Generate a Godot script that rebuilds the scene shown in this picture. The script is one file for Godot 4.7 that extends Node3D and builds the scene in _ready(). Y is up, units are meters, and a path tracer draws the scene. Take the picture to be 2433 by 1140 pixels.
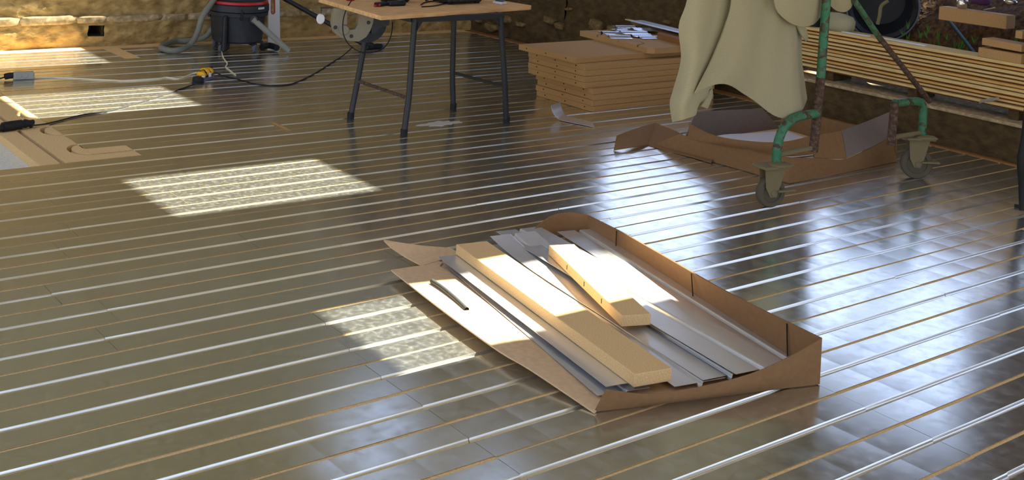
extends Node3D
# A barn floor being fitted with grooved heating boards and aluminium heat plates.
# Metres, y up. Grooves run along x, one every 0.24 m in z. The floor's finished surface is y = 0.

const PITCH := 0.24
const ROW0 := 25.1606
var M := {}
var taken := {}
var rng := RandomNumberGenerator.new()


# ---------------------------------------------------------------- nodes
func numbered(called: String) -> String:
	if not taken.has(called):
		taken[called] = 0
		return called
	taken[called] += 1
	return "%s_%03d" % [called, taken[called]]


func tag(o: Node, label: String, category: String, group := "") -> Node:
	o.set_meta("label", label)
	o.set_meta("category", category)
	if group:
		o.set_meta("group", group)
	return o


func thing(called: String, label: String, category: String, at := Vector3.ZERO, turn := 0.0, group := "") -> Node3D:
	var o := Node3D.new()
	o.name = numbered(called)
	add_child(o, true)
	o.position = at
	o.rotation.y = turn
	tag(o, label, category, group)
	return o


func put(called: String, st, m: Material, parent: Node = null) -> MeshInstance3D:
	var o := MeshInstance3D.new()
	o.name = numbered(called) if parent == null else called
	if st is SurfaceTool:
		o.mesh = (st as SurfaceTool).commit()
	o.material_override = m
	if parent == null:
		add_child(o, true)
	else:
		parent.add_child(o, true)
	return o


func struct(called: String, st, m: Material, parent: Node = null) -> MeshInstance3D:
	var o := put(called, st, m, parent)
	o.set_meta("kind", "structure")
	return o


func struct_root(called: String) -> Node3D:
	var o := Node3D.new()
	o.name = numbered(called)
	add_child(o, true)
	o.set_meta("kind", "structure")
	return o


# ---------------------------------------------------------------- shapes
func begin() -> SurfaceTool:
	var st := SurfaceTool.new()
	st.begin(Mesh.PRIMITIVE_TRIANGLES)
	return st


func done(st: SurfaceTool) -> SurfaceTool:
	st.generate_normals()
	return st


# a flat face; a, b, c, d run clockwise seen from outside
func quad(st: SurfaceTool, a: Vector3, b: Vector3, c: Vector3, d: Vector3) -> void:
	st.set_smooth_group(-1)
	for p in [a, b, c, a, c, d]:
		st.set_uv(Vector2(p.x, p.z))
		st.add_vertex(p)


func tri_out(st: SurfaceTool, a: Vector3, b: Vector3, c: Vector3, centre: Vector3) -> void:
	st.set_smooth_group(-1)
	var flip := (b - a).cross(c - a).dot((a + b + c) / 3.0 - centre) > 0.0
	for p in ([a, c, b] if flip else [a, b, c]):
		st.set_uv(Vector2(p.x, p.z))
		st.add_vertex(p)


# a box with chamfered edges, 44 triangles
func box(st: SurfaceTool, t: Transform3D, size: Vector3, bevel := 0.003) -> void:
	var h := size * 0.5
	bevel = minf(bevel, minf(h.x, minf(h.y, h.z)) * 0.6)
	var g := func(s: Vector3, axis: int) -> Vector3:
		var p := Vector3(s.x * (h.x - bevel), s.y * (h.y - bevel), s.z * (h.z - bevel))
		p[axis] = s[axis] * h[axis]
		return t * p
	var o := t.origin
	for axis in 3:
		var u := (axis + 1) % 3
		var w := (axis + 2) % 3
		for s in [-1.0, 1.0]:
			var c: Array[Vector3] = []
			for k in [[-1.0, -1.0], [1.0, -1.0], [1.0, 1.0], [-1.0, 1.0]]:
				var q := Vector3.ZERO
				q[axis] = s
				q[u] = k[0]
				q[w] = k[1]
				c.append(g.call(q, axis))
			tri_out(st, c[0], c[1], c[2], o)
			tri_out(st, c[0], c[2], c[3], o)
		# the four edges that run along this axis
		for a in [-1.0, 1.0]:
			for b in [-1.0, 1.0]:
				var q0 := Vector3.ZERO
				q0[axis] = -1.0
				q0[u] = a
				q0[w] = b
				var q1 := q0
				q1[axis] = 1.0
				var p0: Vector3 = g.call(q0, u)
				var p1: Vector3 = g.call(q1, u)
				var p2: Vector3 = g.call(q1, w)
				var p3: Vector3 = g.call(q0, w)
				tri_out(st, p0, p1, p2, o)
				tri_out(st, p0, p2, p3, o)
	for a in [-1.0, 1.0]:
		for b in [-1.0, 1.0]:
			for c in [-1.0, 1.0]:
				var q := Vector3(a, b, c)
				tri_out(st, g.call(q, 0), g.call(q, 1), g.call(q, 2), o)


func at(p: Vector3, turn := 0.0) -> Transform3D:
	return Transform3D(Basis(Vector3.UP, turn), p)


func along(a: Vector3, b: Vector3, up := Vector3.UP) -> Transform3D:   # z axis from a to b, origin half way
	var z := (b - a).normalized()
	if absf(z.dot(up)) > 0.98:
		up = Vector3.RIGHT
	var x := up.cross(z).normalized()
	return Transform3D(Basis(x, z.cross(x), z), (a + b) * 0.5)


func bar(st: SurfaceTool, a: Vector3, b: Vector3, w: float, h: float, bevel := 0.002) -> void:
	box(st, along(a, b), Vector3(w, h, a.distance_to(b)), bevel)


# an upright prism over a polygon of (x, z) points
func prism(st: SurfaceTool, poly: PackedVector2Array, y0: float, y1: float, t := Transform3D()) -> void:
	var pts := poly
	if Geometry2D.is_polygon_clockwise(pts):
		pts.reverse()
	var idx := Geometry2D.triangulate_polygon(pts)
	for k in range(0, idx.size(), 3):
		var a := pts[idx[k]]
		var b := pts[idx[k + 1]]
		var d := pts[idx[k + 2]]
		tri_out(st, t * Vector3(a.x, y1, a.y), t * Vector3(b.x, y1, b.y), t * Vector3(d.x, y1, d.y), t * Vector3(a.x, y0 - 1, a.y))
		tri_out(st, t * Vector3(a.x, y0, a.y), t * Vector3(b.x, y0, b.y), t * Vector3(d.x, y0, d.y), t * Vector3(a.x, y1 + 1, a.y))
	for k in pts.size():
		var a := pts[k]
		var b := pts[(k + 1) % pts.size()]
		var n := Vector2(b.y - a.y, a.x - b.x)
		var inside := t * Vector3((a.x + b.x) * 0.5 - n.x, (y0 + y1) * 0.5, (a.y + b.y) * 0.5 - n.y)
		var q := [t * Vector3(a.x, y0, a.y), t * Vector3(b.x, y0, b.y), t * Vector3(b.x, y1, b.y), t * Vector3(a.x, y1, a.y)]
		tri_out(st, q[0], q[1], q[2], inside)
		tri_out(st, q[0], q[2], q[3], inside)


# the same prism laid in any frame: the polygon's (x, y) in the frame's x, y, its thickness along the frame's z
func plate_shape(st: SurfaceTool, t: Transform3D, poly: PackedVector2Array, thick: float) -> void:
	prism(st, poly, -thick * 0.5, thick * 0.5, t * Transform3D(Basis(Vector3(1, 0, 0), Vector3(0, 0, -1), Vector3(0, 1, 0)), Vector3.ZERO))


func smooth(points: Array, per := 6) -> PackedVector3Array:   # Catmull-Rom through the points
	var out := PackedVector3Array()
	for i in points.size() - 1:
		var a: Vector3 = points[maxi(i - 1, 0)]
		var d: Vector3 = points[mini(i + 2, points.size() - 1)]
		var p: Vector3 = points[i]
		var q: Vector3 = points[i + 1]
		for k in per:
			out.append(p.cubic_interpolate(q, a, d, float(k) / per))
	out.append(points[-1])
	return out


func tube(st: SurfaceTool, pts: PackedVector3Array, r: float, sides := 10, caps := true, ripple := 0.0) -> void:
	var rings := []
	var up := Vector3.UP
	for i in pts.size():
		var d := (pts[mini(i + 1, pts.size() - 1)] - pts[maxi(i - 1, 0)]).normalized()
		if absf(d.dot(up)) > 0.95:
			up = Vector3.RIGHT if absf(d.x) < 0.8 else Vector3.BACK
		var x := up.cross(d).normalized()
		var y := d.cross(x).normalized()
		up = y
		var ring := PackedVector3Array()
		var rr := r + (ripple if i % 2 else -ripple)
		for k in sides:
			var a := TAU * k / sides
			ring.append(pts[i] + x * cos(a) * rr + y * sin(a) * rr)
		rings.append(ring)
	st.set_smooth_group(1)
	for i in rings.size() - 1:
		for k in sides:
			var k2 := (k + 1) % sides
			for p in [rings[i][k], rings[i + 1][k2], rings[i + 1][k], rings[i][k], rings[i][k2], rings[i + 1][k2]]:
				st.set_uv(Vector2(p.x, p.z))
				st.add_vertex(p)
	if caps:
		for e in [0, rings.size() - 1]:
			for k in range(1, sides - 1):
				tri_out(st, rings[e][0], rings[e][k], rings[e][k + 1], pts[1] if e == 0 else pts[pts.size() - 2])


func pipe(a: Vector3, b: Vector3, n := 2) -> PackedVector3Array:
	var out := PackedVector3Array()
	for i in n:
		out.append(a.lerp(b, float(i) / (n - 1)))
	return out


# turned shape: profile of (radius, height), about the frame's y axis
func lathe(st: SurfaceTool, t: Transform3D, prof: Array, sides := 24, stretch := 1.0) -> void:
	for i in prof.size() - 1:
		var a: Vector2 = prof[i]
		var b: Vector2 = prof[i + 1]
		st.set_smooth_group(10 + i)
		for k in sides:
			var u := TAU * k / sides
			var w := TAU * (k + 1) / sides
			var p := [Vector3(cos(u) * a.x, a.y, sin(u) * a.x * stretch), Vector3(cos(w) * a.x, a.y, sin(w) * a.x * stretch), Vector3(cos(w) * b.x, b.y, sin(w) * b.x * stretch), Vector3(cos(u) * b.x, b.y, sin(u) * b.x * stretch)]
			for j in [0, 1, 2, 0, 2, 3]:
				st.set_uv(Vector2(p[j].x, p[j].y))
				st.add_vertex(t * p[j])


# a sheet of some thickness over rows of points (all rows equally long)
func sheet(st: SurfaceTool, rows: Array, thick: float, soft := true) -> void:
	var nr := rows.size()
	var nc: int = rows[0].size()
	var nor := []
	for i in nr:
		var line := PackedVector3Array()
		for j in nc:
			var du: Vector3 = rows[i][mini(j + 1, nc - 1)] - rows[i][maxi(j - 1, 0)]
			var dv: Vector3 = rows[mini(i + 1, nr - 1)][j] - rows[maxi(i - 1, 0)][j]
			line.append(du.cross(dv).normalized())
		nor.append(line)
	for side in [0.5, -0.5]:
		for i in nr - 1:
			for j in nc - 1:
				var p := []
				for k in [[i, j], [i, j + 1], [i + 1, j + 1], [i + 1, j]]:
					p.append(rows[k[0]][k[1]] + nor[k[0]][k[1]] * thick * side)
				st.set_smooth_group((2 if side > 0 else 3) if soft else -1)
				for k in ([0, 2, 1, 0, 3, 2] if side > 0 else [0, 1, 2, 0, 2, 3]):
					st.set_uv(Vector2(p[k].x, p[k].z + p[k].y))
					st.add_vertex(p[k])
	var rim := []
	for j in nc:
		rim.append([0, j])
	for i in range(1, nr):
		rim.append([i, nc - 1])
	for j in range(nc - 2, -1, -1):
		rim.append([nr - 1, j])
	for i in range(nr - 2, 0, -1):
		rim.append([i, 0])
	for k in rim.size():
		var a = rim[k]
		var b = rim[(k + 1) % rim.size()]
		var na: Vector3 = nor[a[0]][a[1]] * thick * 0.5
		var nb: Vector3 = nor[b[0]][b[1]] * thick * 0.5
		var pa: Vector3 = rows[a[0]][a[1]]
		var pb: Vector3 = rows[b[0]][b[1]]
		quad(st, pa + na, pa - na, pb - nb, pb + nb)


# a curved panel between two edges; bulge pushes its middle out along a direction
func panel(st: SurfaceTool, low: Array, high: Array, thick := 0.004, nv := 4, bulge := Vector3.ZERO) -> void:
	var a := smooth(low, 4)
	var b := smooth(high, 4)
	var rows := []
	for j in nv + 1:
		var v := float(j) / nv
		var line := PackedVector3Array()
		for i in a.size():
			line.append(a[i].lerp(b[i], v) + bulge * sin(PI * v) * sin(PI * i / (a.size() - 1)))
		rows.append(line)
	sheet(st, rows, thick)


# ---------------------------------------------------------------- materials
func noise_tex(sd: int, freq: float, ramp: Array, octaves := 4, size := 512, kind := FastNoiseLite.TYPE_SIMPLEX_SMOOTH) -> NoiseTexture2D:
	var n := FastNoiseLite.new()
	n.seed = sd
	n.frequency = freq
	n.noise_type = kind
	n.fractal_octaves = octaves
	var t := NoiseTexture2D.new()
	t.width = size
	t.height = size
	t.seamless = true
	t.noise = n
	if ramp.size():
		var g := Gradient.new()
		var off := PackedFloat32Array()
		var col := PackedColorArray()
		for r in ramp:
			off.append(r[0])
			col.append(r[1])
		g.offsets = off
		g.colors = col
		t.color_ramp = g
	return t


func c(r: float, g: float, b: float) -> Color:
	return Color(r, g, b)


func mat(called: String, color: Color, rough: float, metal := 0.0) -> StandardMaterial3D:
	var m := StandardMaterial3D.new()
	m.resource_name = called
	m.albedo_color = color
	m.roughness = rough
	m.metallic = metal
	M[called] = m
	return m


func textured(m: StandardMaterial3D, tex: Texture2D, scale: Vector3, in_world := false) -> StandardMaterial3D:
	m.albedo_texture = tex
	m.uv1_triplanar = true
	m.uv1_world_triplanar = in_world
	m.uv1_scale = scale
	return m


func relief(m: StandardMaterial3D, tex: Texture2D, cm: float) -> void:
	m.heightmap_enabled = true
	m.heightmap_texture = tex
	m.heightmap_scale = cm


func make_materials() -> void:
	var grey := func(a: float, b: float): return [[0.0, Color(a, a, a)], [1.0, Color(b, b, b)]]
	var fine := noise_tex(11, 0.09, grey.call(0.86, 1.0), 3)
	var rough_h := noise_tex(12, 0.02, grey.call(0.0, 1.0), 5)
	# aluminium: bright sheet with plaster and saw dust lying on it in clouds
	var dust := noise_tex(3, 0.032, [[0.0, c(0.965, 0.965, 0.965)], [0.45, c(0.945, 0.945, 0.945)], [0.62, c(0.92, 0.92, 0.92)], [0.8, c(0.87, 0.87, 0.87)], [1.0, c(0.78, 0.78, 0.78)]], 6, 1024)
	var scuff := noise_tex(4, 0.03, [[0.0, c(0.17, 0.17, 0.17)], [0.6, c(0.21, 0.21, 0.21)], [1.0, c(0.27, 0.27, 0.27)]], 4)
	var al := mat("aluminium", c(0.86, 0.865, 0.82), 1.0, 1.0)
	al.uv1_triplanar = true
	al.uv1_world_triplanar = true
	al.uv1_scale = Vector3(0.9, 0.9, 0.9)
	al.metallic_texture = dust
	al.roughness_texture = scuff
	mat("groove_metal", c(0.88, 0.88, 0.83), 0.28, 0.89)  # groove sheet, slightly paler and more even than the flanges
	var al2 := mat("clean_aluminium", c(0.90, 0.90, 0.89), 1.0, 0.82)
	al2.uv1_triplanar = true
	al2.uv1_scale = Vector3(2, 2, 2)
	al2.roughness_texture = noise_tex(6, 0.03, grey.call(0.28, 0.42), 4)
	# fibre board and its cut edges
	var fibre := noise_tex(21, 0.12, [[0.0, c(0.86, 0.83, 0.78)], [1.0, c(1, 1, 1)]], 3)
	textured(mat("fibre_board", c(0.76, 0.60, 0.38), 0.85), fibre, Vector3(1.5, 1.5, 1.5))
	textured(mat("fibre_board_floor", c(0.97, 0.83, 0.58), 0.85), fibre, Vector3(1.5, 1.5, 1.5), true)
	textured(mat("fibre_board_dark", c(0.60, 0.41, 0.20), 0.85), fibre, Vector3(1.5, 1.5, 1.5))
	textured(mat("fibre_bar", c(0.94, 0.80, 0.56), 0.8), fibre, Vector3(2.5, 2.5, 2.5))
	# cardboard
	var kraft := noise_tex(31, 0.05, [[0.0, c(0.92, 0.91, 0.90)], [1.0, c(1, 1, 1)]], 4)
	textured(mat("cardboard", c(0.55, 0.41, 0.25), 0.9), kraft, Vector3(1.2, 1.2, 1.2))
	textured(mat("cardboard_inside", c(0.88, 0.75, 0.57), 0.9), kraft, Vector3(1.2, 1.2, 1.2))
	textured(mat("cardboard_grey", c(0.50, 0.45, 0.41), 0.9), kraft, Vector3(1.2, 1.2, 1.2))
	mat("paper", c(0.86, 0.86, 0.87), 0.9)
	# earth wall, stone, soil, moss
	var earth := noise_tex(41, 0.014, [[0.0, c(0.60, 0.51, 0.34)], [0.45, c(0.77, 0.68, 0.47)], [0.75, c(0.86, 0.78, 0.56)], [1.0, c(0.92, 0.87, 0.72)]], 6, 1024)
	var em := textured(mat("earth", c(0.84, 0.79, 0.70), 0.95), earth, Vector3(0.5, 0.8, 0.5), true)
	relief(em, rough_h, 2.5)
	var dark := textured(mat("dark_earth", c(0.40, 0.35, 0.25), 0.95), earth, Vector3(0.6, 1.0, 0.6), true)  # same earth texture darkened, standing in for shade on the right wall
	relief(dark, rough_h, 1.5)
	var stone := noise_tex(42, 0.03, [[0.0, c(0.42, 0.34, 0.22)], [0.6, c(0.62, 0.53, 0.36)], [1.0, c(0.78, 0.70, 0.52)]], 5)
	var sm := textured(mat("stone", c(0.78, 0.74, 0.62), 0.95), stone, Vector3(1.6, 1.6, 1.6), true)
	relief(sm, rough_h, 0.8)
	textured(mat("ledge_stone", c(0.95, 0.92, 0.86), 0.95), noise_tex(43, 0.03, [[0.0, c(0.55, 0.48, 0.36)], [0.7, c(0.75, 0.68, 0.54)], [1.0, c(0.95, 0.92, 0.84)]], 5), Vector3(1.2, 1.2, 1.2), true)
	var soil := noise_tex(44, 0.035, [[0.0, c(0.10, 0.07, 0.04)], [0.5, c(0.38, 0.27, 0.11)], [0.8, c(0.50, 0.36, 0.16)], [1.0, c(0.3, 0.38, 0.16)]], 5)
	relief(textured(mat("soil", c(0.9, 0.85, 0.8), 1.0), soil, Vector3(1.3, 1.3, 1.3), true), rough_h, 2.0)
	textured(mat("moss", c(0.30, 0.52, 0.16), 1.0), fine, Vector3(3, 3, 3))
	textured(mat("screed", c(0.96, 0.95, 0.86), 0.9), fine, Vector3(1, 1, 1), true)
	textured(mat("ground", c(0.52, 0.50, 0.38), 1.0), fine, Vector3(0.2, 0.2, 0.2), true)
	textured(mat("leaves", c(0.16, 0.24, 0.08), 0.9), fine, Vector3(1, 1, 1))
	textured(mat("bark", c(0.22, 0.18, 0.14), 0.95), fine, Vector3(1, 1, 1))
	textured(mat("lime_plaster", c(0.74, 0.73, 0.64), 0.95), noise_tex(46, 0.01, [[0.0, c(0.82, 0.79, 0.70)], [1.0, c(1, 1, 1)]], 5), Vector3(0.4, 0.4, 0.4), true)
	# timber
	var grain := noise_tex(51, 0.02, [[0.0, c(0.86, 0.75, 0.54)], [0.5, c(0.95, 0.88, 0.68)], [1.0, c(1.0, 0.96, 0.82)]], 4)
	textured(mat("timber", c(0.90, 0.84, 0.70), 0.8), grain, Vector3(6, 14, 0.5))
	textured(mat("timber_warm", c(0.88, 0.74, 0.52), 0.8), grain, Vector3(6, 14, 0.5))
	textured(mat("timber_brown", c(0.46, 0.28, 0.13), 0.85), grain, Vector3(6, 14, 0.5))
	textured(mat("roof_timber", c(0.82, 0.82, 0.80), 0.9), grain, Vector3(4, 4, 0.3), true)
	textured(mat("plywood", c(0.90, 0.77, 0.66), 0.7), grain, Vector3(0.6, 3, 3))
	textured(mat("ply_edge", c(0.82, 0.62, 0.42), 0.8), grain, Vector3(0.5, 40, 0.5))
	# cloth
	var felt := textured(mat("felt", c(0.69, 0.66, 0.51), 0.98), fine, Vector3(3, 3, 3))
	felt.rim_enabled = true
	felt.rim = 0.3
	# steel, paint, plastics
	var paint := noise_tex(61, 0.025, [[0.0, c(0.16, 0.52, 0.36)], [0.48, c(0.28, 0.60, 0.42)], [0.56, c(0.42, 0.62, 0.46)], [0.63, c(0.30, 0.20, 0.13)], [1.0, c(0.42, 0.30, 0.2)]], 4)
	textured(mat("green_paint", c(0.80, 0.78, 0.76), 0.6), paint, Vector3(1.1, 1.1, 1.1))
	var rust := noise_tex(62, 0.03, [[0.0, c(0.20, 0.13, 0.09)], [0.6, c(0.36, 0.26, 0.19)], [0.85, c(0.5, 0.42, 0.34)], [1.0, c(0.42, 0.55, 0.42)]], 4)
	textured(mat("rust", c(0.9, 0.9, 0.9), 0.85), rust, Vector3(2.5, 2.5, 2.5))
	textured(mat("caked_steel", c(0.50, 0.45, 0.31), 0.9), fine, Vector3(6, 6, 6))
	textured(mat("tyre", c(0.36, 0.33, 0.25), 0.85), fine, Vector3(6, 6, 6))
	mat("black_steel", c(0.13, 0.14, 0.14), 0.45)
	mat("black_plastic", c(0.10, 0.10, 0.11), 0.5)
	textured(mat("dusty_plastic", c(0.20, 0.22, 0.24), 0.6), noise_tex(63, 0.02, grey.call(0.65, 1.0), 5), Vector3(1.5, 1.5, 1.5))
	mat("grey_plastic", c(0.36, 0.37, 0.40), 0.5)
	textured(mat("hose", c(0.52, 0.53, 0.47), 0.7), fine, Vector3(3, 3, 3))
	textured(mat("wand", c(0.60, 0.60, 0.54), 0.6), fine, Vector3(3, 3, 3))
	mat("red_plastic", c(0.72, 0.13, 0.13), 0.4)
	mat("yellow_plastic", c(0.93, 0.68, 0.08), 0.4)
	mat("white_plastic", c(0.86, 0.87, 0.86), 0.5)
	textured(mat("saw_metal", c(0.60, 0.57, 0.47), 0.5, 0.2), fine, Vector3(3, 3, 3))
	mat("socket_grey", c(0.62, 0.63, 0.58), 0.5)
	mat("black_rubber", c(0.07, 0.07, 0.07), 0.7)
	mat("cream_cable", c(0.92, 0.88, 0.74), 0.6)
	mat("dark_green_steel", c(0.07, 0.20, 0.13), 0.5)
	mat("pipe_grey", c(0.24, 0.25, 0.24), 0.5)
	mat("bright_steel", c(0.8, 0.8, 0.8), 0.25, 1.0)
	mat("foil", c(0.9, 0.88, 0.82), 0.22, 0.9)
	mat("purple_cloth", c(0.30, 0.14, 0.28), 0.9)
	mat("blue_plastic", c(0.25, 0.38, 0.62), 0.4)
	mat("dust_powder", c(0.80, 0.78, 0.72), 1.0)
	mat("recess_shade", c(0.12, 0.07, 0.03), 0.95)  # dark tone painted in place of shade in grooves and creases


func _ready() -> void:
	# ------------------------------------------------ camera
	var cam := Camera3D.new()
	cam.name = "camera"
	cam.projection = Camera3D.PROJECTION_FRUSTUM
	cam.keep_aspect = Camera3D.KEEP_HEIGHT
	cam.near = 0.1
	cam.far = 200.0
	cam.size = 0.1 * 1140.0 / 2846.85            # the photograph is the lower part of a level picture
	cam.frustum_offset = Vector2(0, -0.1 * 770.0 / 2846.85)
	cam.transform = Transform3D(Basis(Vector3(0.789618, 0.057422, 0.610906), Vector3(-0.020685, 0.997537, -0.067027), Vector3(-0.613250, 0.040289, 0.788860)), Vector3(0, 1.6431, 0))
	add_child(cam)
	cam.current = true
	# ------------------------------------------------ sky, sun, exposure
	var sky := ProceduralSkyMaterial.new()
	sky.sky_top_color = Color(0.55, 0.64, 0.84)
	sky.sky_horizon_color = Color(0.88, 0.915, 1.0)
	sky.sky_curve = 0.2
	sky.ground_bottom_color = Color(0.40, 0.38, 0.30)
	sky.ground_horizon_color = Color(0.55, 0.56, 0.50)
	sky.sun_angle_max = 1.0
	sky.sky_energy_multiplier = 1.65
	var env := Environment.new()
	env.background_mode = Environment.BG_SKY
	env.sky = Sky.new()
	env.sky.sky_material = sky
	env.tonemap_mode = Environment.TONE_MAPPER_LINEAR
	env.tonemap_exposure = 1.12
	env.sdfgi_enabled = true
	env.ssao_enabled = true
	env.ssil_enabled = true
	var we := WorldEnvironment.new()
	we.name = "environment"
	we.environment = env
	add_child(we)
	var sun := DirectionalLight3D.new()
	sun.name = "sun"
	sun.light_color = Color(1.0, 0.975, 0.91)
	sun.light_energy = 8.5
	sun.light_angular_distance = 0.55
	sun.shadow_enabled = true
	add_child(sun)
	sun.look_at_from_position(Vector3.ZERO, Vector3(-1.0, -1.1918, -0.066), Vector3.UP)

	rng.seed = 7
	make_materials()
	build_shell()
	build_trees()
	build_floor()
	build_box_front()
	build_table()
	build_vacuum()
	build_small_tools()
	build_stack()
	build_trolley()
	build_box_back()
	build_planks()


# ---------------------------------------------------------------- the building
# inside of a polygon edge: which way is in depends on the winding, so prism() keeps polygons counter-clockwise
func slab(st: SurfaceTool, lo: Vector3, hi: Vector3) -> void:
	box(st, at((lo + hi) * 0.5), hi - lo, 0.004)


# an uneven face of rammed earth: a grid over o + u*a + v*b, pushed out along n by noise
func earth_face(st: SurfaceTool, o: Vector3, u: Vector3, v: Vector3, n: Vector3, us: Array, vs: Array, amp: float, sd: int, extra = null, hole := Rect2()) -> void:
	var f := FastNoiseLite.new()
	f.seed = sd
	f.frequency = 1.6
	f.fractal_octaves = 4
	var rows := []
	for b in vs:
		var line := PackedVector3Array()
		for a in us:
			var p: Vector3 = o + u * a + v * b
			var k := f.get_noise_3d(p.x, p.y * 2.2, p.z) * amp + f.get_noise_3d(p.x * 5.0, p.y * 9.0, p.z * 5.0 + 30.0) * amp * 0.45
			if extra != null:
				k += extra.call(a, b)
			line.append(p + n * k)
		rows.append(line)
	var clockwise := u.cross(v).dot(n) > 0.0
	st.set_smooth_group(1)
	for i in rows.size() - 1:
		for j in us.size() - 1:
			if hole.has_area() and hole.has_point(Vector2((us[j] + us[j + 1]) * 0.5, (vs[i] + vs[i + 1]) * 0.5)):
				continue
			var p := [rows[i][j], rows[i][j + 1], rows[i + 1][j + 1], rows[i + 1][j]]
			for k in ([0, 2, 1, 0, 3, 2] if clockwise else [0, 1, 2, 0, 2, 3]):
				st.set_uv(Vector2(p[k].x + p[k].z, p[k].y))
				st.add_vertex(p[k])


func steps(a: float, b: float, d: float) -> Array:
	var n := int(ceil((b - a) / d))
	var out := []
	for i in n + 1:
		out.append(a + (b - a) * i / n)
	return out


func lump(st: SurfaceTool, t: Transform3D, size: Vector3, sd: int, flat := 0.7) -> void:   # a rough stone
	var f := FastNoiseLite.new()
	f.seed = sd
	f.frequency = 0.9
	var rings := 7
	var segs := 10
	var grid := []
	for i in rings + 1:
		var line := PackedVector3Array()
		for k in segs + 1:
			var a := PI * i / rings
			var b := TAU * (k % segs) / segs
			var d := Vector3(sin(a) * cos(b), cos(a), sin(a) * sin(b))
			var q := Vector3(signf(d.x) * pow(absf(d.x), flat), signf(d.y) * pow(absf(d.y), flat), signf(d.z) * pow(absf(d.z), flat))
			line.append(t * (q * (1.0 + 0.28 * f.get_noise_3dv(d * 1.7)) * size * 0.5))
		grid.append(line)
	st.set_smooth_group(1)
	for i in rings:
		for k in segs:
			var p := [grid[i][k], grid[i][k + 1], grid[i + 1][k + 1], grid[i + 1][k]]
			for j in [0, 1, 2, 0, 2, 3]:
				st.set_uv(Vector2(p[j].x, p[j].y))
				st.add_vertex(p[j])


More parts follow.
